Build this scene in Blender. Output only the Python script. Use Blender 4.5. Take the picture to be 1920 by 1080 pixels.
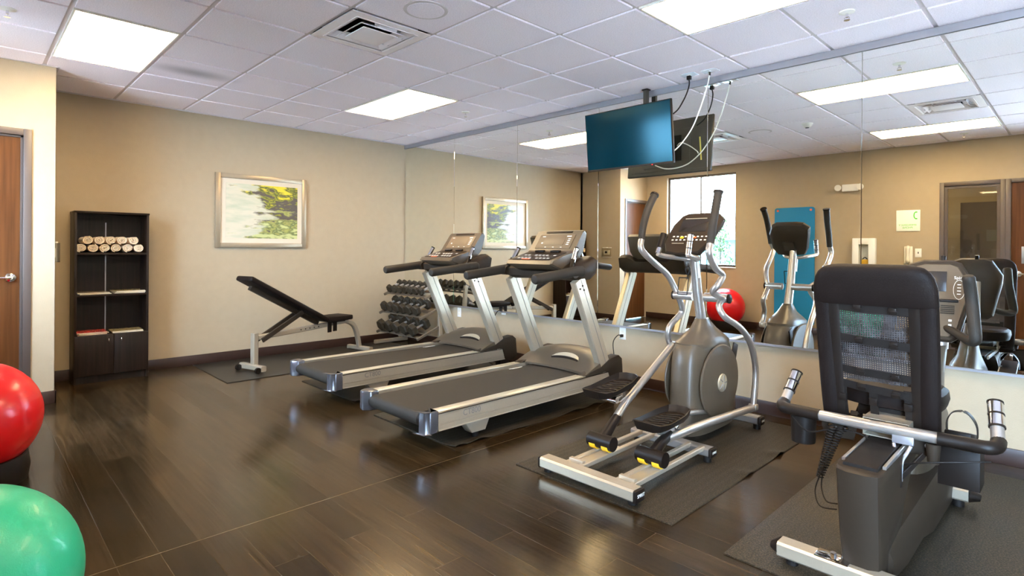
import bpy, bmesh, math, random
from mathutils import Vector, Matrix
PI = math.pi
S = bpy.context.scene
COL = S.collection
for o in list(bpy.data.objects): bpy.data.objects.remove(o)

# ------------------------------------------------------------ camera
F_PX, CY, YAW, ROLL, CAM_H = 1059.7, 465.5, 0.7733, 0.007, 1.295
cam_d = bpy.data.cameras.new('camera'); cam = bpy.data.objects.new('camera', cam_d); COL.objects.link(cam)
fw = Vector((-math.cos(YAW), math.sin(YAW), 0)); rt = fw.cross(Vector((0,0,1))); up = Vector((0,0,1))
r2 = rt*math.cos(ROLL)+up*math.sin(ROLL); u2 = -rt*math.sin(ROLL)+up*math.cos(ROLL)
cam.matrix_world = Matrix(((r2.x,u2.x,-fw.x,0),(r2.y,u2.y,-fw.y,0),(r2.z,u2.z,-fw.z,CAM_H),(0,0,0,1)))
cam_d.sensor_fit = 'HORIZONTAL'; cam_d.sensor_width = 36; cam_d.lens = 36*F_PX/1920
cam_d.shift_y = -(540-CY)/1920; cam_d.clip_start = 0.03; cam_d.clip_end = 200
S.camera = cam
S.view_settings.view_transform = 'Standard'; S.view_settings.look = 'None'
S.view_settings.gamma = 1; S.view_settings.use_curve_mapping = False
S.view_settings.exposure = 1.03
S.cycles.diffuse_bounces = 8; S.cycles.glossy_bounces = 8; S.cycles.max_bounces = 16; S.cycles.sample_clamp_indirect = 40

# ------------------------------------------------------------ sky
W = bpy.data.worlds.new('world'); S.world = W; W.use_nodes = True
wn = W.node_tree.nodes; wb = wn['Background']
wb.inputs['Color'].default_value = (0.50, 0.70, 1.0, 1); wb.inputs['Strength'].default_value = 29.0
sun_d = bpy.data.lights.new('sun','SUN'); sun_d.energy = 75; sun_d.angle = .01; sun_d.color = (1,.95,.88)
sun = bpy.data.objects.new('sun', sun_d); COL.objects.link(sun); sun.location = (-8,4,12)
sun.rotation_euler = Vector((8,-2.6,-12)).to_track_quat('-Z','Y').to_euler()      # high, from the far side of the house: it lights the ground outside, not the room
LIGHT_E = 13.6      # ceiling diffusers

# ------------------------------------------------------------ materials
def nmat(name):
    m = bpy.data.materials.new(name); m.use_nodes = True
    nt = m.node_tree; b = nt.nodes['Principled BSDF']
    return m, nt, b
def mat(name, col, rough=.5, metal=0, noise=0, nscale=40, bump=0, bscale=300, coat=0, spec=None, aniso=0):
    m, nt, b = nmat(name); N = nt.nodes; Lk = nt.links
    b.inputs['Base Color'].default_value = (*col, 1); b.inputs['Roughness'].default_value = rough
    b.inputs['Metallic'].default_value = metal
    if coat: b.inputs['Coat Weight'].default_value = coat; b.inputs['Coat Roughness'].default_value = .08
    if spec is not None: b.inputs['Specular IOR Level'].default_value = spec
    tc = N.new('ShaderNodeTexCoord')
    if noise:
        t = N.new('ShaderNodeTexNoise'); t.inputs['Scale'].default_value = nscale; t.inputs['Detail'].default_value = 3
        Lk.new(tc.outputs['Object'], t.inputs['Vector'])
        mx = N.new('ShaderNodeMix'); mx.data_type = 'RGBA'
        mx.inputs['A'].default_value = (*[c*(1-noise) for c in col], 1); mx.inputs['B'].default_value = (*[min(1, c*(1+noise)) for c in col], 1)
        Lk.new(t.outputs['Fac'], mx.inputs['Factor']); Lk.new(mx.outputs['Result'], b.inputs['Base Color'])
    if bump:
        t = N.new('ShaderNodeTexNoise'); t.inputs['Scale'].default_value = bscale; t.inputs['Detail'].default_value = 2
        Lk.new(tc.outputs['Object'], t.inputs['Vector'])
        bp = N.new('ShaderNodeBump'); bp.inputs['Strength'].default_value = bump; bp.inputs['Distance'].default_value = .002
        Lk.new(t.outputs['Fac'], bp.inputs['Height']); Lk.new(bp.outputs['Normal'], b.inputs['Normal'])
    return m
def emis(name, col, st):
    m, nt, b = nmat(name)
    b.inputs['Base Color'].default_value = (*col, 1); b.inputs['Emission Color'].default_value = (*col, 1)
    b.inputs['Emission Strength'].default_value = st
    return m

M = {}
M['wall'] = mat('wall_paint', (.39,.308,.203), .75, noise=.05, nscale=12, bump=.5, bscale=160)
M['wall_low'] = M['wall']
M['base'] = mat('brown_baseboard', (.036,.017,.012), .35, noise=.25, nscale=20)
M['grid'] = mat('grid_metal', (.62,.57,.58), .5)
M['chan'] = mat('channel_metal', (.36,.35,.37), .35, .6)
M['silver'] = mat('champagne_metal', (.49,.415,.31), .34, .55, noise=.05, nscale=60)
M['rail'] = mat('bright_rail', (.72,.66,.52), .3, .7)
M['tube'] = mat('grey_tube', (.47,.43,.39), .3, .75)
M['chrome'] = mat('chrome', (.8,.8,.82), .1, 1)
M['dkgrey'] = mat('dark_grey_plastic', (.030,.0205,.0135), .48, noise=.1, nscale=80, spec=.16)
M['brownplastic'] = mat('warm_grey_plastic', (.085,.063,.041), .36, noise=.06, nscale=80, spec=.4)
M['glare_face'] = mat('console_face', (.17,.12,.07), .45, spec=.3)  # tan glare of the ceiling light put into the treadmill display colour
M['black'] = mat('black_plastic', (.011,.007,.005), .45, spec=.22)
M['rubber'] = mat('black_rubber', (.009,.006,.0045), .6, spec=.25, bump=.3)
M['belt'] = mat('tread_belt', (.028,.0225,.0165), .6, spec=.3, noise=.15, nscale=300, bump=.6, bscale=900)
M['foam'] = mat('foam_grip', (.025,.020,.015), .6, spec=.3, bump=.4, bscale=500)
M['capmetal'] = mat('gunmetal_cap', (.17,.17,.19), .25, .7)
M['vinyl'] = mat('black_vinyl', (.0105,.0065,.0052), .55, spec=.12, bump=.4, bscale=250)
M['dumb'] = mat('rubber_hex_head', (.030,.023,.014), .5, spec=.3, noise=.2, nscale=50)
M['frame'] = mat('picture_frame_metal', (.36,.29,.20), .35, .5)
M['racksteel'] = mat('rack_steel', (.13,.105,.075), .45, .2)
M['bench'] = mat('bench_steel', (.36,.30,.22), .4, .3)
M['matb'] = mat('mat_board', (.60,.52,.40), .8)
M['white'] = mat('white_plastic', (.80,.78,.72), .4)
M['cream'] = mat('cream_plastic', (.74,.68,.54), .4)
M['vent'] = mat('vent_metal', (.86,.81,.83), .4)
M['dark'] = mat('duct_dark', (.015,.014,.016), .7)
M['ventin'] = mat('vent_inner', (.75,.75,.80), .3, .2)
M['towel'] = mat('white_towel', (.76,.65,.51), .95, noise=.08, nscale=90, bump=1, bscale=350)
M['paper'] = mat('paper_edge', (.80,.74,.58), .7)
M['red'] = mat('red_ball', (.72,.006,.010), .3, coat=.15)
M['green'] = mat('green_ball', (.018,.43,.25), .33, coat=.12, bump=.35, bscale=260)
M['blue'] = mat('blue_foam_mat', (.0,.20,.42), .6, bump=.3)
M['yellow'] = mat('yellow_plastic', (.85,.48,.02), .4)
M['orange'] = mat('orange_button', (.75,.12,.02), .4)
M['whiteprint'] = mat('white_print', (.75,.75,.72), .5)
M['greyprint'] = mat('grey_print', (.22,.20,.18), .5)
M['greenprint'] = mat('green_print', (.10,.62,.08), .5)
M['sign'] = mat('sign_panel', (.85,.87,.76), .45)
M['doorframe'] = mat('door_frame_paint', (.085,.062,.052), .4)
M['lcd'] = mat('display_glass', (.022,.018,.016), .22)
M['yellowlabel'] = mat('yellow_strip', (.75,.62,.12), .5)
M['ext'] = mat('render_wall', (.75,.72,.66), .9)
M['tvback'] = mat('television_back', (.075,.062,.042), .4)
M['plate'] = mat('steel_plate', (.85,.9,.95), .25, .5)
M['teal'] = mat('teal_wall', (.08,.42,.46), .5, noise=.3, nscale=3)
M['leaf'] = mat('leaf', (.06,.13,.05), .6, noise=.5, nscale=30)
M['pot'] = mat('grey_pot', (.3,.3,.3), .7)
M['pave'] = mat('paving', (.44,.44,.45), .9, noise=.1, nscale=5)
M['diff'] = emis('light_diffuser', (1.0,.74,.42), LIGHT_E)
M['led'] = emis('red_led', (1,.02,.02), 3)

def mirror_mat():
    m, nt, b = nmat('mirror_silver')
    b.inputs['Base Color'].default_value = (.93,.945,.90,1); b.inputs['Metallic'].default_value = 1; b.inputs['Roughness'].default_value = 0.0
    return m
M['mirror'] = mirror_mat()
def glass_mat(name, tint=(.95,.97,.96), refl=.12):
    m, nt, b = nmat(name); N = nt.nodes; nt.nodes.remove(b)
    t = N.new('ShaderNodeBsdfTransparent'); t.inputs['Color'].default_value = (*tint, 1)
    g = N.new('ShaderNodeBsdfGlossy'); g.inputs['Roughness'].default_value = .01
    fc = N.new('ShaderNodeLayerWeight'); fc.inputs['Blend'].default_value = .5
    pw = N.new('ShaderNodeMath'); pw.operation = 'POWER'; pw.inputs[1].default_value = 5; nt.links.new(fc.outputs['Facing'], pw.inputs[0])
    lw = N.new('ShaderNodeMath'); lw.operation = 'MULTIPLY_ADD'; lw.inputs[1].default_value = .9; lw.inputs[2].default_value = .04; nt.links.new(pw.outputs[0], lw.inputs[0])
    mx = N.new('ShaderNodeMixShader'); nt.links.new(lw.outputs[0], mx.inputs[0])
    nt.links.new(t.outputs[0], mx.inputs[1]); nt.links.new(g.outputs[0], mx.inputs[2])
    nt.links.new(mx.outputs[0], N['Material Output'].inputs[0])
    return m
M['glass'] = glass_mat('window_glass')
M['cover'] = glass_mat('clear_cover', (.93,.94,.93))

def ceiling_mat():
    m, nt, b = nmat('ceiling_tile'); N = nt.nodes; L = nt.links
    g = N.new('ShaderNodeNewGeometry')
    v = N.new('ShaderNodeTexVoronoi'); v.inputs['Scale'].default_value = 230; L.new(g.outputs['Position'], v.inputs['Vector'])
    n = N.new('ShaderNodeTexNoise'); n.inputs['Scale'].default_value = 140; n.inputs['Detail'].default_value = 4; L.new(g.outputs['Position'], n.inputs['Vector'])
    cr = N.new('ShaderNodeMapRange'); cr.inputs['From Min'].default_value = .3; cr.inputs['From Max'].default_value = .7
    cr.inputs['To Min'].default_value = .86; cr.inputs['To Max'].default_value = 1.06; L.new(n.outputs['Fac'], cr.inputs['Value'])
    # brown smudge on one tile: distance from its middle, stretched
    mp = N.new('ShaderNodeMapping'); mp.vector_type = 'POINT'; L.new(g.outputs['Position'], mp.inputs['Vector'])
    mp.inputs['Location'].default_value = (5.27*2.6, -1.42*5.2, 0); mp.inputs['Scale'].default_value = (2.6, 5.2, 0)
    mp.inputs['Rotation'].default_value = (0,0,0)
    mp.inputs['Location'].default_value = (5.27*5.0, -1.40*2.3, 0); mp.inputs['Scale'].default_value = (5.0, 2.3, 0)
    ln = N.new('ShaderNodeVectorMath'); ln.operation = 'LENGTH'; L.new(mp.outputs[0], ln.inputs[0])
    sm = N.new('ShaderNodeMapRange'); sm.inputs['From Min'].default_value = 0; sm.inputs['From Max'].default_value = 1
    sm.inputs['To Min'].default_value = .52; sm.inputs['To Max'].default_value = 1; sm.interpolation_type = 'SMOOTHSTEP'; L.new(ln.outputs['Value'], sm.inputs['Value'])
    mu = N.new('ShaderNodeMath'); mu.operation = 'MULTIPLY'; L.new(cr.outputs[0], mu.inputs[0]); L.new(sm.outputs[0], mu.inputs[1])
    c = N.new('ShaderNodeVectorMath'); c.operation = 'SCALE'; c.inputs[0].default_value = (.93,.87,.94); L.new(mu.outputs[0], c.inputs['Scale'])
    L.new(c.outputs[0], b.inputs['Base Color']); b.inputs['Roughness'].default_value = .9
    bp = N.new('ShaderNodeBump'); bp.inputs['Strength'].default_value = .35; bp.inputs['Distance'].default_value = .002
    L.new(n.outputs['Fac'], bp.inputs['Height']); L.new(bp.outputs[0], b.inputs['Normal'])
    return m
M['ceil'] = ceiling_mat()

def floor_mat():
    m, nt, b = nmat('dark_wood_floor'); N = nt.nodes; L = nt.links
    g = N.new('ShaderNodeNewGeometry')
    br = N.new('ShaderNodeTexBrick'); br.inputs['Scale'].default_value = 1
    br.inputs['Brick Width'].default_value = .92; br.inputs['Row Height'].default_value = .152
    br.inputs['Mortar Size'].default_value = .0012; br.inputs['Mortar Smooth'].default_value = 0; br.inputs['Bias'].default_value = 0
    br.inputs['Color1'].default_value = (0,0,0,1); br.inputs['Color2'].default_value = (1,1,1,1); br.inputs['Mortar'].default_value = (.5,.5,.5,1)
    br.offset = .5
    L.new(g.outputs['Position'], br.inputs['Vector'])
    # grain: noise stretched along x
    mp = N.new('ShaderNodeMapping'); mp.inputs['Scale'].default_value = (1.6, 42, 1); L.new(g.outputs['Position'], mp.inputs['Vector'])
    add = N.new('ShaderNodeVectorMath'); add.operation = 'ADD'; L.new(mp.outputs[0], add.inputs[0])
    sc = N.new('ShaderNodeVectorMath'); sc.operation = 'SCALE'; sc.inputs['Scale'].default_value = 13; L.new(br.outputs['Color'], sc.inputs[0]); L.new(sc.outputs[0], add.inputs[1])
    n = N.new('ShaderNodeTexNoise'); n.inputs['Scale'].default_value = 1.5; n.inputs['Detail'].default_value = 5; n.inputs['Roughness'].default_value = .6; n.inputs['Distortion'].default_value = .3
    L.new(add.outputs[0], n.inputs['Vector'])
    n2 = N.new('ShaderNodeTexNoise'); n2.inputs['Scale'].default_value = 1.1; n2.inputs['Detail'].default_value = 3; L.new(g.outputs['Position'], n2.inputs['Vector'])
    ramp = N.new('ShaderNodeValToRGB'); e = ramp.color_ramp.elements
    e[0].position = .3; e[0].color = (.005,.003,.0018,1); e[1].position = .75; e[1].color = (.050,.029,.012,1)
    L.new(n.outputs['Fac'], ramp.inputs['Fac'])
    pm = N.new('ShaderNodeMapRange'); pm.inputs['To Min'].default_value = .55; pm.inputs['To Max'].default_value = 1.5; L.new(br.outputs['Color'], pm.inputs['Value'])
    ml = N.new('ShaderNodeVectorMath'); ml.operation = 'SCALE'; L.new(ramp.outputs['Color'], ml.inputs[0]); L.new(pm.outputs[0], ml.inputs['Scale'])
    # thin pale joints between the sheets
    sp = N.new('ShaderNodeSeparateXYZ'); L.new(g.outputs['Position'], sp.inputs[0])
    sa = N.new('ShaderNodeMath'); sa.operation = 'ADD'; sa.inputs[1].default_value = 2.735; L.new(sp.outputs[0], sa.inputs[0])
    sb = N.new('ShaderNodeMath'); sb.operation = 'ABSOLUTE'; L.new(sa.outputs[0], sb.inputs[0])
    sc2 = N.new('ShaderNodeMath'); sc2.operation = 'LESS_THAN'; sc2.inputs[1].default_value = .0022; L.new(sb.outputs[0], sc2.inputs[0])
    sd = N.new('ShaderNodeMath'); sd.operation = 'MULTIPLY_ADD'; sd.inputs[1].default_value = .18; L.new(br.outputs['Fac'], sd.inputs[0])
    se = N.new('ShaderNodeMath'); se.operation = 'MULTIPLY'; se.inputs[1].default_value = .6; L.new(sc2.outputs[0], se.inputs[0]); L.new(se.outputs[0], sd.inputs[2])
    mj = N.new('ShaderNodeMix'); mj.data_type = 'RGBA'; mj.inputs['B'].default_value = (.20,.15,.09,1)
    L.new(sd.outputs[0], mj.inputs['Factor']); L.new(ml.outputs[0], mj.inputs['A']); L.new(mj.outputs['Result'], b.inputs['Base Color'])
    ro = N.new('ShaderNodeMapRange'); ro.inputs['From Min'].default_value = .3; ro.inputs['From Max'].default_value = .7
    ro.inputs['To Min'].default_value = .14; ro.inputs['To Max'].default_value = .25; L.new(n2.outputs['Fac'], ro.inputs['Value'])
    L.new(ro.outputs[0], b.inputs['Roughness'])
    mixh = N.new('ShaderNodeMath'); mixh.operation = 'SUBTRACT'; L.new(n.outputs['Fac'], mixh.inputs[0]); L.new(br.outputs['Fac'], mixh.inputs[1])
    bp = N.new('ShaderNodeBump'); bp.inputs['Strength'].default_value = .4; bp.inputs['Distance'].default_value = .0009
    L.new(mixh.outputs[0], bp.inputs['Height']); L.new(bp.outputs[0], b.inputs['Normal'])
    b.inputs['Specular IOR Level'].default_value = .46; b.inputs['Specular Tint'].default_value = (1,.86,.62,1)
    return m
M['floor'] = floor_mat()

def wood_mat(name, c1, c2, axis='z', sc=30, rough=.4):
    m, nt, b = nmat(name); N = nt.nodes; L = nt.links
    tc = N.new('ShaderNodeTexCoord'); mp = N.new('ShaderNodeMapping')
    s = [sc, sc, sc]; s['xyz'.index(axis)] = sc*.04; mp.inputs['Scale'].default_value = s
    L.new(tc.outputs['Object'], mp.inputs['Vector'])
    n = N.new('ShaderNodeTexNoise'); n.inputs['Scale'].default_value = 1; n.inputs['Detail'].default_value = 5; L.new(mp.outputs[0], n.inputs['Vector'])
    r = N.new('ShaderNodeValToRGB'); r.color_ramp.elements[0].position = .3; r.color_ramp.elements[1].position = .7
    r.color_ramp.elements[0].color = (*c1, 1); r.color_ramp.elements[1].color = (*c2, 1)
    L.new(n.outputs['Fac'], r.inputs['Fac']); L.new(r.outputs[0], b.inputs['Base Color']); b.inputs['Roughness'].default_value = rough; b.inputs['Specular IOR Level'].default_value = .22
    return m
M['door'] = wood_mat('door_veneer', (.07,.023,.006), (.12,.043,.012), 'z', 40, .35)
M['espresso'] = wood_mat('espresso_laminate', (.010,.006,.0045), (.021,.0125,.009), 'z', 50, .38)

def mat_rubber():       # ribbed floor mat
    m, nt, b = nmat('ribbed_mat'); N = nt.nodes; L = nt.links
    g = N.new('ShaderNodeNewGeometry')
    w = N.new('ShaderNodeTexWave'); w.bands_direction = 'X'; w.inputs['Scale'].default_value = 7; L.new(g.outputs['Position'], w.inputs['Vector'])
    n = N.new('ShaderNodeTexNoise'); n.inputs['Scale'].default_value = 150; n.inputs['Detail'].default_value = 2; L.new(g.outputs['Position'], n.inputs['Vector'])
    r = N.new('ShaderNodeValToRGB'); r.color_ramp.elements[0].position = .45; r.color_ramp.elements[1].position = .72
    r.color_ramp.elements[0].color = (.012,.009,.0055,1); r.color_ramp.elements[1].color = (.085,.062,.036,1); L.new(n.outputs['Fac'], r.inputs['Fac'])
    L.new(r.outputs[0], b.inputs['Base Color']); b.inputs['Roughness'].default_value = .5; b.inputs['Specular IOR Level'].default_value = .3
    ma = N.new('ShaderNodeMath'); ma.operation = 'MULTIPLY_ADD'; ma.inputs[1].default_value = .35; L.new(w.outputs['Fac'], ma.inputs[0]); L.new(n.outputs['Fac'], ma.inputs[2])
    bp = N.new('ShaderNodeBump'); bp.inputs['Strength'].default_value = .8; bp.inputs['Distance'].default_value = .002
    L.new(ma.outputs[0], bp.inputs['Height']); L.new(bp.outputs[0], b.inputs['Normal'])
    return m
M['ribmat'] = mat_rubber()
M['smoothmat'] = mat('smooth_floor_mat', (.016,.013,.010), .36, spec=.35, noise=.2, nscale=200)

def mesh_mat():         # woven open mesh cloth
    m, nt, b = nmat('open_mesh_cloth'); N = nt.nodes; L = nt.links
    tc = N.new('ShaderNodeTexCoord'); sp = N.new('ShaderNodeSeparateXYZ'); L.new(tc.outputs['Object'], sp.inputs[0])
    def cell(out):
        a = N.new('ShaderNodeMath'); a.operation = 'MULTIPLY'; a.inputs[1].default_value = 110; L.new(out, a.inputs[0])
        f = N.new('ShaderNodeMath'); f.operation = 'FRACT'; L.new(a.outputs[0], f.inputs[0])
        c = N.new('ShaderNodeMath'); c.operation = 'SUBTRACT'; c.inputs[1].default_value = .5; L.new(f.outputs[0], c.inputs[0])
        d = N.new('ShaderNodeMath'); d.operation = 'ABSOLUTE'; L.new(c.outputs[0], d.inputs[0])
        e = N.new('ShaderNodeMath'); e.operation = 'LESS_THAN'; e.inputs[1].default_value = .22; L.new(d.outputs[0], e.inputs[0])
        return e.outputs[0]
    mu = N.new('ShaderNodeMath'); mu.operation = 'MULTIPLY'; L.new(cell(sp.outputs[0]), mu.inputs[0]); L.new(cell(sp.outputs[2]), mu.inputs[1])
    iv = N.new('ShaderNodeMath'); iv.operation = 'SUBTRACT'; iv.inputs[0].default_value = 1; L.new(mu.outputs[0], iv.inputs[1])
    L.new(iv.outputs[0], b.inputs['Alpha']); b.inputs['Base Color'].default_value = (.03,.024,.024,1); b.inputs['Roughness'].default_value = .7
    return m
M['mesh'] = mesh_mat()

def print_mat():        # blurred white water beside a yellow and dark rock
    m, nt, b = nmat('abstract_print'); N = nt.nodes; L = nt.links
    tc = N.new('ShaderNodeTexCoord'); sp = N.new('ShaderNodeSeparateXYZ'); L.new(tc.outputs['Object'], sp.inputs[0])
    def math_(op, a, b_=None, c=None):
        n = N.new('ShaderNodeMath'); n.operation = op
        for i, v in enumerate((a, b_, c)):
            if v is None: continue
            if isinstance(v, (int, float)): n.inputs[i].default_value = v
            else: L.new(v, n.inputs[i])
        return n.outputs[0]
    def noise(rot, scl, s_, det):
        mp = N.new('ShaderNodeMapping'); mp.inputs['Rotation'].default_value = (math.radians(rot),0,0); mp.inputs['Scale'].default_value = scl; L.new(tc.outputs['Object'], mp.inputs['Vector'])
        n = N.new('ShaderNodeTexNoise'); n.inputs['Scale'].default_value = s_; n.inputs['Detail'].default_value = det; L.new(mp.outputs[0], n.inputs['Vector']); return n.outputs['Fac']
    streak = noise(-40, (1,1.6,7), 2.2, 3); blob = noise(0,(1,1,1),4.5,5); fine = noise(-40,(1,2.2,6),3.2,5)
    y, z = sp.outputs[1], sp.outputs[2]
    az = math_('ABSOLUTE', math_('ADD', z, .03))
    v = math_('MULTIPLY_ADD', az, .95, y)
    v = math_('ADD', v, math_('MULTIPLY', math_('SUBTRACT', streak, .5), .75))
    v = math_('ADD', v, math_('MULTIPLY', math_('SUBTRACT', blob, .5), .45))
    rock = N.new('ShaderNodeValToRGB'); E = rock.color_ramp.elements        # mask of the rock
    E[0].position = .03; E[0].color = (0,0,0,1); E[1].position = .13; E[1].color = (1,1,1,1); L.new(v, rock.inputs['Fac'])
    # rock colours: yellow moss towards the top, grey wet stone in the middle, pale green below
    t = math_('ADD', math_('MULTIPLY_ADD', z, 1.15, .45), math_('MULTIPLY', math_('SUBTRACT', fine, .5), 1.25))
    rc = N.new('ShaderNodeValToRGB'); Q = rc.color_ramp.elements
    Q[0].position = .10; Q[0].color = (.50,.52,.22,1); Q[1].position = .85; Q[1].color = (.62,.52,.03,1)
    for p_, c_ in ((.22,(.12,.15,.05)),(.32,(.36,.36,.10)),(.42,(.10,.085,.07)),(.58,(.085,.07,.06)),(.66,(.30,.30,.03)),(.72,(.05,.07,.03))):
        q = Q.new(p_); q.color = (*c_,1)
    L.new(t, rc.inputs['Fac'])
    w = N.new('ShaderNodeValToRGB'); w.color_ramp.elements[0].position = .3; w.color_ramp.elements[0].color = (.44,.46,.33,1); w.color_ramp.elements[1].position = .55; w.color_ramp.elements[1].color = (.58,.53,.40,1); L.new(streak, w.inputs['Fac'])
    mx = N.new('ShaderNodeMix'); mx.data_type = 'RGBA'; L.new(rock.outputs['Color'], mx.inputs['Factor']); L.new(w.outputs[0], mx.inputs['A']); L.new(rc.outputs[0], mx.inputs['B'])
    L.new(mx.outputs['Result'], b.inputs['Base Color']); b.inputs['Roughness'].default_value = .3
    return m
M['print'] = print_mat()
def tv_mat():
    m, nt, b = nmat('tv_screen')
    b.inputs['Base Color'].default_value = (.0,.020,.034,1); b.inputs['Roughness'].default_value = .13
    b.inputs['Specular IOR Level'].default_value = .2; b.inputs['Specular Tint'].default_value = (.35,.85,1,1)
    return m
M['screen'] = tv_mat()
def cover_mat(i, c):
    return mat('magazine_cover', c, .25, noise=.5, nscale=25)

# ------------------------------------------------------------ mesh builder
def rotm(rx=0, ry=0, rz=0):
    return Matrix.Rotation(rz,3,'Z') @ Matrix.Rotation(ry,3,'Y') @ Matrix.Rotation(rx,3,'X')
def vec(p): return p if isinstance(p, Vector) else Vector(p)
ORG = {}
class MB:
    def __init__(s): s.bm = bmesh.new()
    def add(s, verts, faces):
        vs = [s.bm.verts.new(v) for v in verts]
        for f in faces:
            try: s.bm.faces.new([vs[i] for i in f])
            except ValueError: pass
        return s
    def merge(s, b):
        b.verts.ensure_lookup_table(); b.verts.index_update()
        s.add([v.co.copy() for v in b.verts], [[v.index for v in f.verts] for f in b.faces]); b.free(); return s
    def box(s, c, size, bev=0, rot=None, seg=2):
        b = bmesh.new(); bmesh.ops.create_cube(b, size=1)
        for v in b.verts: v.co = Vector((v.co.x*size[0], v.co.y*size[1], v.co.z*size[2]))
        if bev: bmesh.ops.bevel(b, geom=b.edges[:], offset=min(bev, min(size)*.49), segments=seg, affect='EDGES', profile=.5)
        R = rot if rot is not None else Matrix.Identity(3)
        for v in b.verts: v.co = R @ v.co + vec(c)
        return s.merge(b)
    def b2(s, lo, hi, bev=0, seg=2):
        c = [(a+b)/2 for a, b in zip(lo, hi)]; z = [abs(b-a) for a, b in zip(lo, hi)]
        return s.box(c, z, bev, None, seg)
    def prism(s, prof, ax, lo, hi, bev=0):
        # prof in remaining two axes (order: yz for x, xz for y, xy for z)
        b = bmesh.new(); n = len(prof)
        def P(p, t): return {'x': Vector((t,p[0],p[1])), 'y': Vector((p[0],t,p[1])), 'z': Vector((p[0],p[1],t))}[ax]
        v0 = [b.verts.new(P(p, lo)) for p in prof]; v1 = [b.verts.new(P(p, hi)) for p in prof]
        b.faces.new(v0[::-1]); b.faces.new(v1)
        for i in range(n): b.faces.new([v0[i], v0[(i+1)%n], v1[(i+1)%n], v1[i]])
        bmesh.ops.recalc_face_normals(b, faces=b.faces[:])
        if bev: bmesh.ops.bevel(b, geom=b.edges[:], offset=bev, segments=2, affect='EDGES', profile=.5, clamp_overlap=True)
        return s.merge(b)
    def loft(s, secs, cap=True, closed=False):
        n = len(secs[0]); vs = [v for sec in secs for v in sec]; f = []
        K = len(secs)
        for i in range(K if closed else K-1):
            for j in range(n):
                a = i*n+j; b_ = i*n+(j+1)%n; c = ((i+1)%K)*n+(j+1)%n; d = ((i+1)%K)*n+j
                f.append([a, b_, c, d])
        if cap and not closed: f.append(list(range(n))[::-1]); f.append([(K-1)*n+j for j in range(n)])
        b = bmesh.new(); V = [b.verts.new(v) for v in vs]
        for q in f: b.faces.new([V[i] for i in q])
        bmesh.ops.recalc_face_normals(b, faces=b.faces[:])
        return s.merge(b)
    def tube(s, pts, r, seg=12, smooth=0, sq=(1,1), upv=None, cap=True, closed=False, round_end=False):
        pts = [vec(p) for p in pts]; rr = list(r) if isinstance(r, (list, tuple)) else [r]*len(pts)
        if smooth:
            P, R = [], []
            n = len(pts)
            rng = range(n if closed else n-1)
            for i in rng:
                if closed: p0,p1,p2,p3 = pts[(i-1)%n],pts[i],pts[(i+1)%n],pts[(i+2)%n]
                else: p0,p1,p2,p3 = pts[max(0,i-1)],pts[i],pts[i+1],pts[min(n-1,i+2)]
                for k in range(smooth):
                    t = k/smooth
                    P.append(.5*((2*p1)+(p2-p0)*t+(2*p0-5*p1+4*p2-p3)*t*t+(3*p1-p0-3*p2+p3)*t**3))
                    R.append(rr[i]*(1-t)+rr[(i+1)%n]*t)
            if not closed: P.append(pts[-1]); R.append(rr[-1])
            pts, rr = P, R
        n = len(pts)
        if round_end and not closed:
            a = pts[0]; d = (pts[1]-pts[0]).normalized(); e = pts[-1]; g = (pts[-1]-pts[-2]).normalized()
            pts = [a-d*rr[0]*.45, a-d*rr[0]*.33] + pts + [e+g*rr[-1]*.33, e+g*rr[-1]*.45]
            rr = [rr[0]*.45, rr[0]*.8] + rr + [rr[-1]*.8, rr[-1]*.45]; n = len(pts)
        T = []
        for i in range(n):
            if closed: t = pts[(i+1)%n]-pts[(i-1)%n]
            else: t = pts[min(n-1,i+1)]-pts[max(0,i-1)]
            T.append(t.normalized())
        u = vec(upv) if upv is not None else (Vector((0,0,1)) if abs(T[0].z) < .9 else Vector((1,0,0)))
        secs = []
        x = (u - T[0]*u.dot(T[0])).normalized()
        for i in range(n):
            if upv is not None: x = u
            x = (x - T[i]*x.dot(T[i])).normalized(); y = T[i].cross(x)
            secs.append([pts[i]+(x*math.cos(a)*sq[0]+y*math.sin(a)*sq[1])*rr[i] for a in [2*PI*k/seg for k in range(seg)]])
        return s.loft(secs, cap and not closed, closed)
    def bar(s, pts, w, h, upv=(0,0,1), smooth=0):
        # rectangular section sweep; w across, h along up
        pts = [vec(p) for p in pts]
        if smooth:
            P = []; n = len(pts)
            for i in range(n-1):
                p0,p1,p2,p3 = pts[max(0,i-1)],pts[i],pts[i+1],pts[min(n-1,i+2)]
                for k in range(smooth):
                    t = k/smooth; P.append(.5*((2*p1)+(p2-p0)*t+(2*p0-5*p1+4*p2-p3)*t*t+(3*p1-p0-3*p2+p3)*t**3))
            pts = P+[pts[-1]]
        secs = []; n = len(pts); u = vec(upv)
        c = min(w,h)*.15
        for i in range(n):
            t = (pts[min(n-1,i+1)]-pts[max(0,i-1)]).normalized()
            y = t.cross(u).normalized(); x = y.cross(t).normalized()
            q = [(w/2-c,h/2),(w/2,h/2-c),(w/2,-h/2+c),(w/2-c,-h/2),(-w/2+c,-h/2),(-w/2,-h/2+c),(-w/2,h/2-c),(-w/2+c,h/2)]
            secs.append([pts[i]+y*a+x*b for a, b in q])
        return s.loft(secs)
    def cyl(s, a, b, r, seg=20, r2=None): return s.tube([a, b], [r, r if r2 is None else r2], seg)
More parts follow.
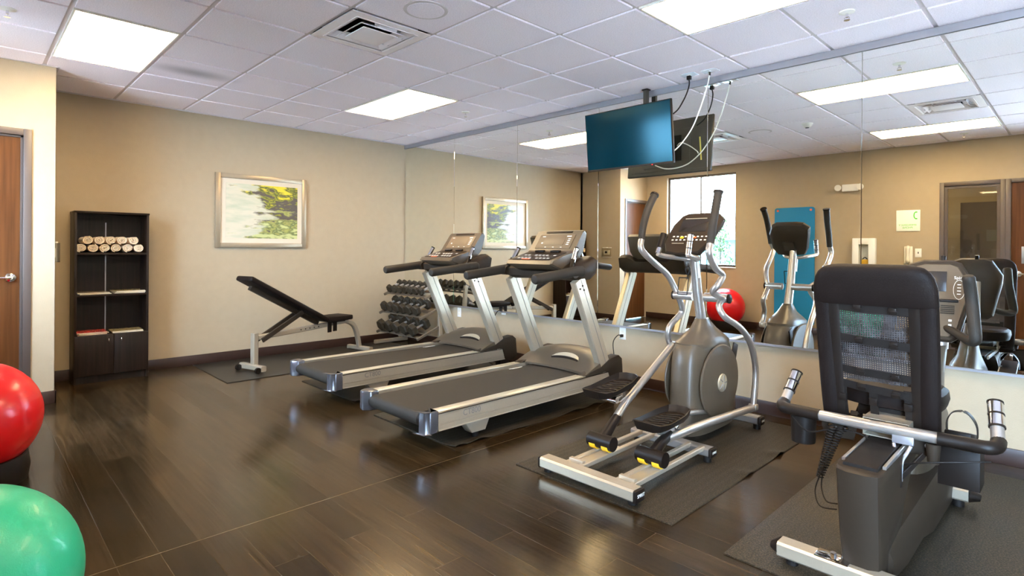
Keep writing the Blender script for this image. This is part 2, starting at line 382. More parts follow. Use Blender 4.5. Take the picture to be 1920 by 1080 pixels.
    def lathe(s, prof, c, ax='z', seg=32):
        c = vec(c); secs = []
        for r, h in prof:
            r = max(r, 1e-4); ring = []
            for k in range(seg):
                a = 2*PI*k/seg; q = (math.cos(a)*r, math.sin(a)*r)
                ring.append(c + {'z': Vector((q[0],q[1],h)), 'x': Vector((h,q[0],q[1])), 'y': Vector((q[1],h,q[0]))}[ax])
            secs.append(ring)
        return s.loft(secs)
    def ball(s, c, r, seg=48, sc=(1,1,1)):
        b = bmesh.new(); bmesh.ops.create_uvsphere(b, u_segments=seg, v_segments=seg//2, radius=r)
        for v in b.verts: v.co = Vector((v.co.x*sc[0], v.co.y*sc[1], v.co.z*sc[2]))+vec(c)
        return s.merge(b)
    def xf(s, Mx):
        for v in s.bm.verts: v.co = Mx @ v.co
        return s
    def build(s, name, m, parent=None, label=None, smooth=True, ang=35):
        o0 = vec(ORG.get(parent.name, (0,0,0))) if parent else Vector((0,0,0))
        for v in s.bm.verts: v.co = v.co - o0
        me = bpy.data.meshes.new(name); s.bm.normal_update(); s.bm.to_mesh(me); s.bm.free()
        me.materials.append(M[m] if isinstance(m, str) else m)
        if smooth:
            me.polygons.foreach_set('use_smooth', [True]*len(me.polygons)); me.set_sharp_from_angle(angle=math.radians(ang))
        o = bpy.data.objects.new(name, me); COL.objects.link(o)
        if parent: o.parent = parent
        ORG[o.name] = tuple(o0)
        if label: o['label'] = label
        return o
def tag(o, label, cat, group=None, kind=None):
    if label: o['label'] = label
    if cat: o['category'] = cat
    if group: o['group'] = group
    if kind: o['kind'] = kind
    return o
def thing(name, label, cat, loc=(0,0,0), rotz=0, group=None, local=False):
    o = bpy.data.objects.new(name, None); COL.objects.link(o); o.location = loc; o.rotation_euler = (0,0,rotz)
    o.empty_display_size = .1
    ORG[o.name] = (0,0,0) if local else tuple(loc)
    return tag(o, label, cat, group)
def struct(o): o['kind'] = 'structure'; return o
def single(mb, name, m, label, cat, group=None, loc=(0,0,0)):
    """a thing of one mesh, its origin put at loc"""
    for v in mb.bm.verts: v.co = v.co - vec(loc)
    o = mb.build(name, m); o.location = loc; ORG[o.name] = tuple(loc)
    return tag(o, label, cat, group)
def kids(o): return [c for c in bpy.data.objects if c.parent == o]
def dup(root, dloc=None, loc=None, rotz=None, label=None, group=None):
    r = root.copy(); COL.objects.link(r)
    if loc is not None: r.location = loc
    if dloc is not None: r.location = root.location + vec(dloc)
    if rotz is not None: r.rotation_euler = (0,0,rotz)
    if label: r['label'] = label
    if group: r['group'] = group
    for c in kids(root):
        k = c.copy(); COL.objects.link(k); k.parent = r
        for g in kids(c):
            d = g.copy(); COL.objects.link(d); d.parent = k
    return r
def text(s_, size, loc, mx, m, name, parent, depth=.0006):
    """flat raised lettering; mx = 3x3 matrix whose columns are reading direction, up, outward normal"""
    cu = bpy.data.curves.new('txt', 'FONT'); cu.body = s_; cu.size = size; cu.extrude = depth; cu.align_x = 'CENTER'; cu.align_y = 'CENTER'
    to = bpy.data.objects.new('txt', cu); COL.objects.link(to)
    bpy.context.view_layer.update()
    dg = bpy.context.evaluated_depsgraph_get(); me = bpy.data.meshes.new_from_object(to.evaluated_get(dg))
    bpy.data.objects.remove(to)
    o0 = vec(ORG.get(parent.name, (0,0,0))) if parent else Vector((0,0,0))
    for v in me.vertices: v.co = mx @ v.co + vec(loc) - o0
    me.materials.clear(); me.materials.append(M[m]); me.name = name
    o = bpy.data.objects.new(name, me); COL.objects.link(o); o.parent = parent; ORG[o.name] = tuple(o0)
    return o
def frame3(right, upv, n):
    r, u, k = vec(right), vec(upv), vec(n)
    return Matrix(((r.x,u.x,k.x),(r.y,u.y,k.y),(r.z,u.z,k.z)))

# ------------------------------------------------------------ room shell
XB, YM, YW, YS, XE, CH = -6.84, 4.53, 4.56, -0.32, 2.6, 2.75
BX, BY = -5.93, 0.555           # protruding block with the first door
T = .6096; GX, GY = -4.368, .4796
fl = MB().b2((XB-.2,YS-.2,-.1),(XE+.2,YW+.2,0)).build('floor','floor'); struct(fl)
# ceiling tiles with holes left out for lights and vents
xs = [GX+i*T for i in range(-5,12)]; ys = [GY+j*T for j in range(-2,7)]
lights = [(-2,0),(-2,4),(4,0),(4,4)]   # tile index pairs (i,j) of the first tile; each is two tiles long in x
vents = [(1,2),(5,2)]
hole = set()
for i, j in lights: hole |= {(i,j),(i+1,j)}
for i, j in vents: hole.add((i,j))
cm = MB()
for i in range(-5,12):
    for j in range(-2,7):
        if (i,j) in hole: continue
        x0, x1 = max(XB, GX+i*T), min(XE, GX+(i+1)*T); y0, y1 = max(YS, GY+j*T), min(YW, GY+(j+1)*T)
        if x1-x0 < .01 or y1-y0 < .01: continue
        cm.b2((x0+.015,y0+.015,CH),(x1-.015,y1-.015,CH+.02))
ce = cm.build('ceiling','ceil'); struct(ce)
struct(MB().b2((XB-.2,YS-.2,CH+.26),(XE+.2,YW+.2,CH+.3)).build('ceiling','dark'))
gm = MB()
for i in range(-4,12):
    x = GX+i*T
    if XB < x < XE: gm.b2((x-.0165,YS,CH+.0115),(x+.0165,YW,CH+.0195))
gx_, gy_ = [], []
for j in range(-1,7):
    y = GY+j*T
    if YS < y < YW: gm.b2((XB,y-.0165,CH+.0105),(XE,y+.0165,CH+.0195))
# wall angle
gm.b2((XB,YS,CH-.003),(XB+.022,YW,CH+.01)).b2((XB,YS,CH-.003),(XE,YS+.022,CH+.01)).b2((BX,YS,CH-.003),(BX+.022,BY,CH+.01)).b2((XB,BY,CH-.003),(BX+.022,BY+.022,CH+.01))
struct(gm.build('trim_1','grid',smooth=False))
struct(MB().b2((XB-.15,YS-.2,0),(XB,YW+.2,CH+.3)).build('wall_back','wall'))
struct(MB().b2((XB,YW,0),(XE,YW+.15,CH+.3)).build('wall_right','wall'))
struct(MB().b2((XE,YS-.2,0),(XE+.15,YW+.2,CH+.3)).build('wall_front','wall'))
# block (left wall of the photo): solid with a door recess
blk = MB()
D1A, D1B, DH = -.30, .355, 2.165   # door leaf span in y
blk.b2((XB,BY-.12,0),(BX,BY,CH+.3))
blk.b2((BX-.12,D1B,0),(BX,BY-.12,CH+.3)); blk.b2((BX-.12,YS,DH),(BX,D1B,CH+.3)); blk.b2((XB,YS-.2,0),(XB+.05,BY,CH+.3))
struct(blk.build('wall_left','wall',smooth=False))
# south wall (behind the camera; seen in the mirror)
WX0, WX1, WZ0, WZ1 = -5.50, -4.20, 1.0, 2.62
GD0, GD1 = -1.37, -.80       # glazed door
WD0, WD1 = -.70, .22         # wood door
DT = 2.16
W20, W21 = .45, 2.45         # second window right of the doors
sw = MB()
def wallseg(x0,x1,z0,z1): sw.b2((x0,YS-.15,z0),(x1,YS,z1))
wallseg(BX-.12,WX0,0,CH+.3); wallseg(WX0,WX1,0,WZ0); wallseg(WX0,WX1,WZ1,CH+.3); wallseg(WX1,GD0,0,CH+.3)
wallseg(GD0,GD1,DT,CH+.3); wallseg(GD1,WD0,0,CH+.3); wallseg(WD0,WD1,DT,CH+.3); wallseg(WD1,W20,0,CH+.3)
wallseg(W20,W21,0,.12); wallseg(W20,W21,2.6,CH+.3); wallseg(W21,XE,0,CH+.3)
struct(sw.build('wall_rear','wall',smooth=False))
# baseboards
bh, bt = .105, .014
def bb(name, *segs):
    m = MB()
    for lo, hi in segs: m.b2(lo, hi, .004)
    return struct(m.build(name,'base'))
bb('baseboard_back', ((XB,BY,0),(XB+bt,YW,bh)))
bb('baseboard_right', ((XB+bt,YW-bt,0),(XE,YW,bh)))
bb('baseboard_left', ((BX,D1B+.06,0),(BX+bt,BY+bt,bh)), ((XB,BY,0),(BX+bt,BY+bt,bh)))
bb('baseboard_rear', ((BX,YS,0),(GD0-.06,YS+bt,bh)), ((GD1+.05,YS,0),(WD0-.05,YS+bt,bh)), ((WD1+.05,YS,0),(XE,YS+bt,bh)))
bb('baseboard_front', ((XE-bt,YS,0),(XE,YW,bh)))
# corner guard on the block corner
struct(MB().b2((BX-.02,BY-.0005,bh),(BX+.002,BY+.002,CH)).b2((BX-.0005,BY-.02,bh),(BX+.002,BY+.002,CH)).build('trim_2','wall'))

# mirror channel trims
struct(MB().b2((XB,YM-.006,.545),(XE,YW,.560)).build('trim_3','chan'))
struct(MB().b2((XB,YM-.012,CH-.055),(XE,YW,CH-.003)).build('trim_4','chan'))
seams = [XB+.012, -5.71, -4.565, -3.42, -2.275, -1.13, .015, 1.16]
mn = ['leftmost mirror panel, in the room corner beside the dumbbell rack','mirror panel behind the far treadmill, second from the room corner',
      'mirror panel behind the console of the far treadmill, third from the corner','mirror panel behind the near treadmill and under the left half of the television',
      'mirror panel behind the elliptical trainer, right of the television','mirror panel behind the recumbent bike, rightmost seen','mirror panel past the right edge beyond the recumbent bike']
for k in range(6):
    x0, x1 = seams[k], seams[k+1]
    m = MB().b2((x0+.0012,YM,.561),(x1-.0012,YM+.012,CH-.056),.0025,1)
    single(m,'mirror_panel','mirror',mn[k],'mirror','wall mirror panels',((x0+x1)/2,YM,.561))

# doors
def door_leaf(num, axis):
    pass
# door_1 in the block, faces +x
d1 = thing('door_1', None, None, (BX,(D1A+D1B)/2,0)); d1['kind'] = 'structure'
MB().b2((BX-.075,D1A,.012),(BX-.03,D1B,DH-.0)).build('door_leaf','door',d1)
f = MB().b2((BX-.09,D1B,0),(BX+.012,D1B+.052,DH+.052),.004).b2((BX-.09,YS+.002,DH),(BX+.012,D1B,DH+.052),.004).b2((BX-.03,D1B-.016,0),(BX-.018,D1B,DH)).b2((BX-.03,D1A,DH-.016),(BX-.018,D1B,DH))
f.build('door_frame','doorframe',d1)
h = MB(); hy, hz = .285, 1.035
h.lathe([(.0,0),(.034,0),(.036,.004),(.032,.012),(.014,.016),(.0125,.05),(0,.05)],(BX-.03,hy,hz),'x',28)
h.tube([(BX+.015,hy,hz),(BX+.018,hy-.03,hz),(BX+.016,hy-.12,hz+.002)],[.011,.010,.008],12,4,round_end=True)
h.build('door_handle','chrome',d1,'chrome lever handle')
# door_2 glazed, in rear wall, faces +y
def rear_frame(x0,x1,parent):
    m = MB().b2((x0-.05,YS-.06,0),(x0,YS+.012,DT+.05),.004).b2((x1,YS-.06,0),(x1+.05,YS+.012,DT+.05),.004).b2((x0,YS-.06,DT),(x1,YS+.012,DT+.05),.004)
    m.build('door_frame','doorframe',parent)
d2 = thing('door_2', None, None, ((GD0+GD1)/2,YS,0)); d2['kind'] = 'structure'; rear_frame(GD0,GD1,d2)
m = MB(); w = .035
m.b2((GD0,YS-.05,0),(GD0+w,YS-.015,DT)).b2((GD1-w,YS-.05,0),(GD1,YS-.015,DT)).b2((GD0+w,YS-.05,DT-w),(GD1-w,YS-.015,DT)).b2((GD0+w,YS-.05,0),(GD1-w,YS-.015,.18))
m.build('door_leaf','doorframe',d2)
MB().b2((GD0+w,YS-.036,.18),(GD1-w,YS-.030,DT-w)).build('glass_pane','glass',d2)
d3 = thing('door_3', None, None, ((WD0+WD1)/2,YS,0)); d3['kind'] = 'structure'; rear_frame(WD0,WD1,d3)
MB().b2((WD0,YS-.055,.01),(WD1,YS-.012,DT)).build('door_leaf','door',d3)
MB().lathe([(0,0),(.035,0),(.035,.01),(.012,.014),(.012,.05),(0,.05)],(WD0+.07,YS-.012,1.02),'y',24).tube([(WD0+.07,YS+.035,1.02),(WD0+.19,YS+.035,1.02)],.009,10).build('door_handle','chrome',d3)
# corridor behind the glazed door: lit wall, dark door with a wired pane, strip light
struct(MB().b2((-2.6,-2.2,0),(-.72,-2.1,2.6)).b2((-2.6,-2.2,2.5),(-.72,YS-.15,2.6)).b2((-2.7,-2.2,0),(-2.6,YS-.15,2.6)).b2((-.76,-2.2,0),(-.70,YS-.15,2.6)).build('wall_corridor','wall',smooth=False))
cd = thing('door_4', None, None, (-1.15,-2.1,0)); cd['kind'] = 'structure'
MB().b2((-1.42,-2.1,0),(-.88,-2.06,2.05)).build('door_leaf','doorframe',cd)
cl = thing('corridor_light','narrow strip light on the ceiling behind the glazed door','ceiling light',(-1.5,-1.3,2.49))
MB().b2((-2.2,-1.36,2.47),(-.95,-1.24,2.5),.004).build('light_housing','white',cl)
MB().b2((-2.18,-1.34,2.455),(-.97,-1.26,2.472),.004).build('diffuser','diff',cl)

# windows in the rear wall
def window(num, x0, x1, z0, z1, mull):
    w = thing('window_%d'%num, None, None, ((x0+x1)/2,YS,z0)); w['kind'] = 'structure'
    y0, y1 = YS-.11, YS-.06; t = .035
    m = MB().b2((x0,y0,z0),(x0+t,y1,z1)).b2((x1-t,y0,z0),(x1,y1,z1)).b2((x0+t,y0,z0),(x1-t,y1,z0+t)).b2((x0+t,y0,z1-t),(x1-t,y1,z1))
    for q in mull: m.b2((q-.012,y0,z0+t),(q+.012,y1,z1-t))
    m.build('window_frame','doorframe',w)
    MB().b2((x0+t,YS-.088,z0+t),(x1-t,YS-.082,z1-t)).build('glass_pane','glass',w)
    MB().b2((x0-.01,YS-.06,z0-.02),(x1+.01,YS+.015,z0),.003).build('window_sill','white',w)
    return w
window(1, WX0, WX1, WZ0, WZ1, [(-4.86)])
window(2, W20, W21, .12, 2.6, [1.45])
def portal(x, z, sx, sz):
    l = bpy.data.lights.new('daylight_portal','AREA'); l.shape = 'RECTANGLE'; l.size = sx; l.size_y = sz; l.cycles.is_portal = True
    o = bpy.data.objects.new('daylight_portal', l); COL.objects.link(o); o.location = (x, YS-.16, z); o.rotation_euler = (PI/2,0,PI)
portal((WX0+WX1)/2,(WZ0+WZ1)/2,WX1-WX0,WZ1-WZ0); portal((W20+W21)/2,1.36,W21-W20,2.48)
# outside
struct(MB().b2((-16,-14,-.12),(14,YS-.2,-.1)).b2((XE+.15,YS-.2,-.12),(14,9,-.1)).build('ground','pave'))
M['dark_ground'] = mat('dark_ground', (.02,.019,.02), .95, noise=.4, nscale=8)
struct(MB().b2((-16,-14,-.1),(-1.5,YS-.2,-.085)).build('added_dark_ground','dark_ground'))  # unseen dark ground, added to cut bounce light through the first window
o = thing('pool_house','teal glazed building outside the window','building',(-11,-9,-.1))
MB().b2((-13.6,-9.6,-.1),(-6.2,-9.2,1.62)).build('wall','teal',o)
f = MB()
for x in (-13,-12,-11,-10,-9,-8,-7): MB().b2((x-.05,-9.2,-.1),(x+.05,-9.12,1.62)).build('post','white',o)
MB().b2((-13.9,-9.9,1.62),(-6.0,-8.7,1.72)).build('roof','ext',o)
random.seed(3)
def shrub(x,y,h,r,label,n=900):
    s = thing('potted_shrub',label,'plant',(x,y,-.1),group='shrubs outside the window')
    m = MB()
    for k in range(n):
        t = random.random(); z = .3+t*(h-.3); rr = r*(1-t*.75)*math.sqrt(random.random()); a = random.uniform(0,2*PI)
        c = Vector((x+rr*math.cos(a), y+rr*math.sin(a), z)); R = rotm(random.uniform(0,3),random.uniform(0,3),random.uniform(0,3)); s_ = .05
        q = [R@Vector(v)*s_+c for v in ((-1,0,0),(0,-.4,.08),(1,0,0),(0,.4,.08))]
        m.add(q,[[0,1,2,3]])
    lf = m.build('leaves','leaf',s,smooth=False)
    MB().cyl((x,y,.1),(x,y,h*.8),.02,8).build('stem','base',s)
    MB().lathe([(0,0),(.16,0),(.2,.32),(.17,.32),(.16,.27),(0,.27)],(x,y,-.1),'z',20).build('pot','pot',s)
shrub(-5.55,-2.6,2.0,.42,'tall conical shrub in a pot outside the window')
shrub(-6.6,-3.4,1.35,.45,'low bushy shrub in a pot outside the window',700)

# ------------------------------------------------------------ ceiling fixtures
lp = {(-2,0):'troffer nearest the left wall door, showing its curved lens edge',(-2,4):'troffer over the far treadmill, reflected in the mirror beside the television',
      (4,0):'troffer over the rear wall, seen only in the mirror, lower of two','_':'' ,(4,4):'large bright troffer at the top edge, right of the air vent'}
for (i,j) in lights:
    x0, x1 = GX+i*T+.012, GX+(i+2)*T-.012; y0, y1 = GY+j*T+.012, GY+(j+1)*T-.012
    t = thing('ceiling_light', lp[(i,j)], 'ceiling light', ((x0+x1)/2,(y0+y1)/2,CH), group='ceiling troffers')
    MB().b2((x0,y0,CH-.004),(x1,y0+.012,CH+.09)).b2((x0,y1-.012,CH-.004),(x1,y1,CH+.09)).b2((x0,y0+.012,CH-.004),(x0+.012,y1-.012,CH+.09)).b2((x1-.012,y0+.012,CH-.004),(x1,y1-.012,CH+.09)).b2((x0,y0,CH+.09),(x1,y1,CH+.10)).build('light_frame','white',t,smooth=False)
    MB().b2((x0+.013,y0+.013,CH+.006),(x1-.013,y1-.013,CH+.012)).build('diffuser','diff',t,smooth=False)
    yc = y0+.36
    MB().tube([(x0+.05,yc-.10,CH+.004),(x0+.022,yc-.02,CH+.004),(x0+.05,yc+.02,CH+.004),(x1-.03,yc+.02,CH+.004)],.0035,6,4).build('lens_rib','vent',t)
for n_, (i,j) in enumerate(vents):
    x0, x1 = GX+i*T+.012, GX+(i+1)*T-.012; y0, y1 = GY+j*T+.012, GY+(j+1)*T-.012; xc, yc = (x0+x1)/2, (y0+y1)/2
    t = thing('ceiling_vent', ['square air vent in the ceiling between the left and right top lights','square air vent seen only in the mirror, between two lights'][n_], 'vent', (xc,yc,CH), group='ceiling air vents')
    def ring(a, za, b, zb, m):   # sloping square ring from half-size a at za to half-size b at zb
        q = lambda h, z: [Vector((xc-h,yc-h,z)),Vector((xc+h,yc-h,z)),Vector((xc+h,yc+h,z)),Vector((xc-h,yc+h,z))]
        v = q(a,za)+q(b,zb)+q(b,zb+.004)+q(a,za+.004)
        fs = []
        for s0, s1 in ((0,4),(4,8),(8,12),(12,0)):
            for k in range(4): fs.append([s0+k,s0+(k+1)%4,s1+(k+1)%4,s1+k])
        m.add(v, fs)
    m = MB(); ring(.292,CH-.003,.215,CH-.006,m); ring(.215,CH-.006,.235,CH+.05,m); m.build('vent_frame','vent',t,smooth=False)
    m = MB(); ring(.232,CH-.010,.165,CH+.03,m); m.build('outer_cone','vent',t,smooth=False)
    m = MB(); ring(.172,CH-.014,.12,CH+.02,m); m.build('inner_cone','vent',t,smooth=False)
    MB().b2((xc-.125,yc-.125,CH-.016),(xc+.125,yc+.125,CH-.008),.004).build('centre_plate','vent',t)
    MB().b2((x0,y0,CH+.15),(x1,y1,CH+.16)).build('duct','dark',t)
    m = None
    for s_ in (-1,1): MB().box((xc+s_*.09,yc+.17,CH+.02),(.012,.05,.05)).box((xc+s_*.17,yc-.05,CH+.02),(.05,.012,.05)).build('spacer','ventin',t)
    MB().box((xc+.02,yc+.165,CH+.012),(.17,.004,.03),0,rotm(.5)).build('damper','ventin',t); MB().box((xc+.165,yc+.02,CH+.012),(.004,.17,.03),0,rotm(0,.5)).build('damper','ventin',t)
def sprinkler(x,y,label):
    t = thing('fire_sprinkler',label,'sprinkler',(x,y,CH),group='ceiling sprinklers')
    MB().lathe([(0,0),(.045,0),(.043,-.006),(.02,-.012),(0,-.012)],(x,y,CH),'z',24).build('escutcheon','white',t)
    m = MB().cyl((x,y,CH-.01),(x,y,CH-.035),.008,10).lathe([(0,0),(.017,0),(.017,-.003),(0,-.003)],(x,y,CH-.05),'z',16)
    for s_ in (-1,1): m.tube([(x+s_*.006,y,CH-.03),(x+s_*.014,y,CH-.04),(x+s_*.003,y,CH-.05)],.002,6,3)
    m.build('sprinkler_head','chrome',t)
sprinkler(-1.045,3.856,'sprinkler at the top right, right of the large bright light')
sprinkler(-4.671,.20,'sprinkler at the top left corner, left of the first light')
sprinkler(-4.681,3.861,'sprinkler right of the light over the far treadmill')
sprinkler(-1.10,.22,'sprinkler seen only in the mirror, above the glazed door')
t = thing('ceiling_speaker','round flush speaker in the ceiling beside the air vent','speaker',(-2.85,2.03,CH))
MB().lathe([(.112,0),(.135,0),(.135,-.004),(.112,-.006)],(-2.85,2.03,CH),'z',48).build('rim','grid',t)
MB().lathe([(0,-.008),(.113,-.008),(.114,-.0062),(0,-.0062)],(-2.85,2.03,CH),'z',48).build('grille','ceil',t)
t = thing('smoke_detector','white smoke detector seen only in the mirror','smoke detector',(-2.28,2.12,CH))
MB().lathe([(0,0),(.06,0),(.06,-.012),(.035,-.045),(0,-.05)],(-2.28,2.12,CH),'z',32).build('housing','white',t)
MB().lathe([(.0,0),(.02,0),(.02,-.004),(0,-.004)],(-2.28,2.12,CH-.049),'z',16).build('sensor_cap','dark',t)

# ------------------------------------------------------------ wall picture
py0, py1, pz0, pz1 = 2.03, 3.072, 1.283, 2.122
t = thing('framed_picture','silver-framed abstract print of white blur and yellow-green rock on the back wall','picture',(XB,(py0+py1)/2,pz0))
fx0, fx1 = XB+.003, XB+.033; w = .052
fr = MB()
for lo, hi in (((fx0,py0,pz0),(fx1,py0+w,pz1)),((fx0,py1-w,pz0),(fx1,py1,pz1)),((fx0,py0+w,pz0),(fx1,py1-w,pz0+w)),((fx0,py0+w,pz1-w),(fx1,py1-w,pz1))): fr.b2(lo,hi,.003)
fr.build('picture_frame','frame',t)
MB().b2((fx0,py0+w,pz0+w),(fx0+.012,py1-w,pz1-w)).build('mat_board','matb',t)
pr = MB(); a0, a1, b0, b1 = py0+w+.06, py1-w-.055, pz0+w+.055, pz1-w-.055
pp = pr.b2((-.001,(a0-a1)/2,(b0-b1)/2),(.001,(a1-a0)/2,(b1-b0)/2)).build('art_print','print',None)
pp.parent = t; pp.location = (fx0+.0135-XB, (a0+a1)/2-(py0+py1)/2, (b0+b1)/2-pz0)

# ------------------------------------------------------------ shelf cabinet
cx0, cx1, cy0, cy1, cz = XB+.012, -6.54, .752, 1.342, 1.615
c = thing('shelf_cabinet','dark espresso open-shelf cabinet with two lower doors against the back wall','cabinet',((cx0+cx1)/2,(cy0+cy1)/2,0))
tk = .019
MB().b2((cx0,cy0,.0),(cx1,cy0+tk,cz-tk),.001).build('side_panel','espresso',c)
MB().b2((cx0,cy1-tk,.0),(cx1,cy1,cz-tk),.001).build('side_panel','espresso',c)
MB().b2((cx0,cy0-.004,cz-tk),(cx1+.004,cy1+.004,cz),.002).build('top_panel','espresso',c)
MB().b2((cx0,cy0+tk,.05),(cx0+.008,cy1-tk,cz-tk)).build('back_panel','espresso',c)
SH = (1.225,.832,.452)
for k, z in enumerate(SH):
    MB().b2((cx0+.008,cy0+tk,z-tk),(cx1-(.004 if k != 1 else -.006),cy1-tk,z),.001).build('shelf','espresso',c)
MB().b2((cx0+.008,(cy0+cy1)/2-.022,.452),(cx0+.011,(cy0+cy1)/2-.012,1.52)).build('back_seam','chan',c,'thin bright seam strip up the back')
MB().b2((cx1-.04,cy0+tk,0),(cx1-.02,cy1-tk,.07)).build('plinth','espresso',c)
ym = (cy0+cy1)/2+.01
for k, (y0, y1, hy) in enumerate(((cy0+.003,ym-.0015,cy0+.262),(ym+.0015,cy1-.003,cy0+.362))):
    d = MB().b2((cx1,y0,.075),(cx1+.018,y1,.448),.0015).build('cabinet_door','espresso',c)
    MB().tube([(cx1+.018,hy,.37),(cx1+.034,hy,.376),(cx1+.034,hy,.408),(cx1+.018,hy,.414)],.0042,8,3).build('handle','chrome',d)
# rolled towels
def towel_mesh():
    m = MB(); R = .0445; turns = 3.2; n = 90; Lh = .11; th = .0095
    # spiral sheet
    sec0, sec1 = [], []
    for k in range(n+1):
        a = k/n*turns*2*PI; r = .006+(R-.006)*(k/n); sec0.append((r*math.cos(a), r*math.sin(a)))
    vs, fs = [], []
    for k in range(n+1):
        y, z = sec0[k]; d = math.hypot(y,z); f_ = (d-th*.92)/d
        iy, iz = y*f_, z*f_
        w = .004*math.sin(k*.35)
        y *= .99; iy *= .99; z *= .93; iz *= .93
        vs += [Vector((Lh+w,y,z)),Vector((-Lh,y,z)),Vector((-Lh,iy,iz)),Vector((Lh+w,iy,iz)),Vector((Lh+w+.003,(y+iy)/2,(z+iz)/2))]
    for k in range(n):
        a, b = 5*k, 5*k+5
        fs += [[a,a+1,b+1,b],[a+1,a+2,b+2,b+1],[a+2,a+3,b+3,b+2],[a,b,b+4,a+4],[a+4,b+4,b+3,a+3]]
    m.add(vs, fs); m.add([vs[-5],vs[-4],vs[-3],vs[-2],vs[-1]],[[0,1,2,3,4]])
    bmesh.ops.remove_doubles(m.bm, verts=m.bm.verts[:], dist=1e-5)
    bmesh.ops.recalc_face_normals(m.bm, faces=m.bm.faces[:])
    return m
tw0 = towel_mesh().build('rolled_towel','towel')
ty = [.805,.892,.982,1.077,1.165,1.252]; tyt = [.845,.938,1.03,1.12,1.208]
ordn = ['first','second','third','fourth','fifth','sixth','seventh']
for k, y in enumerate(ty+tyt):
    lowr = k < 6
    o = tw0 if k == 0 else tw0.copy()
    if k: COL.objects.link(o)
    o.location = (cx1-.115+random.uniform(-.012,.006), y, SH[0]+.0445+(0 if lowr else .074)); o.rotation_euler = (random.uniform(-.25,.25)+(PI if random.random() > .5 else 0),0,random.uniform(-.05,.05))
    i = k if lowr else k-6; nrow = 'bottom' if lowr else 'top'
    if i == 0: lab = 'leftmost rolled towel of the %s row on the cabinet shelf'%nrow
    elif (lowr and i == 5) or (not lowr and i == 4): lab = 'rightmost rolled towel of the %s row on the cabinet shelf'%nrow
    else: lab = '%s rolled towel from the left in the %s row on the shelf'%(ordn[i],nrow)
    tag(o, lab, 'towel', 'rolled towels on the cabinet shelf')
# magazines
covers = [(.30,.24,.12),(.5,.12,.08),(.12,.10,.08),(.35,.3,.2),(.45,.05,.04),(.16,.13,.1)]
def magazines(yc, z, n, w, where, fan):
    for k in range(n):
        th = .006+.003*random.random(); ln = w*random.uniform(.94,1.0)
        rz = random.uniform(-.06,.06)+fan*(k-1)*.06
        cxm, cym = cx1-.115, yc+random.uniform(-.008,.008)
        R = rotm(0,0,rz)
        pos = 'top' if k == n-1 else ('bottom' if k == 0 else ('middle' if n == 3 else ordn[k]+' from the bottom'))
        t = thing('magazine','%s magazine of the pile %s'%(pos,where),'magazine',(cxm,cym,z+.0005),rz,'magazines in the cabinet',local=True)
        MB().box((0,0,th/2),(.215,ln,th-.0012)).build('pages','paper',t)
        MB().box((0,0,th-.0004),(.218,ln+.002,.0008)).box((0,0,.0004),(.218,ln+.002,.0008)).build('magazine_cover',cover_mat(k,random.choice(covers)),t)
        z += th+.0008
magazines(.91,SH[1],2,.25,'on the middle shelf, left side',0)
magazines(1.19,SH[1],3,.25,'on the middle shelf, right side',1)
magazines(.895,SH[2],3,.235,'on top of the doors, left side',0)
magazines(1.18,SH[2],2,.262,'on top of the doors, right side',1)

# thermostat under a clear cover on the block's side face
t = thing('thermostat','white thermostat under a clear cover beside the cabinet','thermostat',(-6.21,BY,1.24))
MB().b2((-6.27,BY+.001,1.19),(-6.15,BY+.028,1.27),.004).build('housing','cream',t)
MB().b2((-6.24,BY+.028,1.215),(-6.19,BY+.030,1.255)).build('display','lcd',t)
m = MB()
for lo, hi in (((-6.30,BY+.001,1.15),(-6.12,BY+.05,1.153)),((-6.30,BY+.001,1.31),(-6.12,BY+.05,1.313)),((-6.30,BY+.001,1.153),(-6.297,BY+.05,1.31)),((-6.123,BY+.001,1.153),(-6.12,BY+.05,1.31)),((-6.30,BY+.05,1.15),(-6.12,BY+.053,1.313))): m.b2(lo,hi)
m.build('clear_cover','cover',t)
MB().b2((-6.31,BY+.0005,1.14),(-6.11,BY+.006,1.15)).b2((-6.31,BY+.0005,1.313),(-6.11,BY+.006,1.323)).b2((-6.22,BY+.01,1.313),(-6.19,BY+.045,1.325)).build('cover_base','white',t)

# ------------------------------------------------------------ floor mats
def floor_mat_obj(x0,x1,y0,y1,label,m,name='floor_mat',wav=None,th=.006):
    mb = MB(); nx, ny = 6, 60
    def hz(x,y):
        if not wav: return 0
        e = max(0,(x-(x1-.09))/.09); s_ = 0
        for (yy,a,w_) in wav: s_ += a*math.exp(-((y-yy)/w_)**2)
        return e*s_
    vs, fs = [], []
    X = [x0,x0+.02,x1-.12,x1-.08,x1-.04,x1-.015,x1]; Y = [y0+(y1-y0)*k/ny for k in range(ny+1)]
    for y in Y:
        for x in X: vs.append(Vector((x+(hz(x,y)*.3),y,th+hz(x,y))))
    o_ = len(vs)
    for y in Y:
        for x in X: vs.append(Vector((x+(hz(x,y)*.3),y,.0005+hz(x,y))))
    n = len(X)
    for j in range(ny):
        for i in range(n-1):
            a = j*n+i; fs.append([a,a+1,a+n+1,a+n]); fs.append([o_+a,o_+a+n,o_+a+n+1,o_+a+1])
        a = j*n; fs.append([a,a+n,o_+a+n,o_+a]); a = j*n+n-1; fs.append([a,o_+a,o_+a+n,a+n])
    for i in range(n-1):
        fs.append([i,o_+i,o_+i+1,i+1]); a = ny*n+i; fs.append([a,a+1,o_+a+1,o_+a])
    mb.add(vs,fs)
    return single(mb,name,m,label,'floor mat','exercise machine floor mats',((x0+x1)/2,(y0+y1)/2,0))
floor_mat_obj(-6.80,-5.69,1.81,4.2,'smooth dark floor mat under the weight bench','smoothmat')
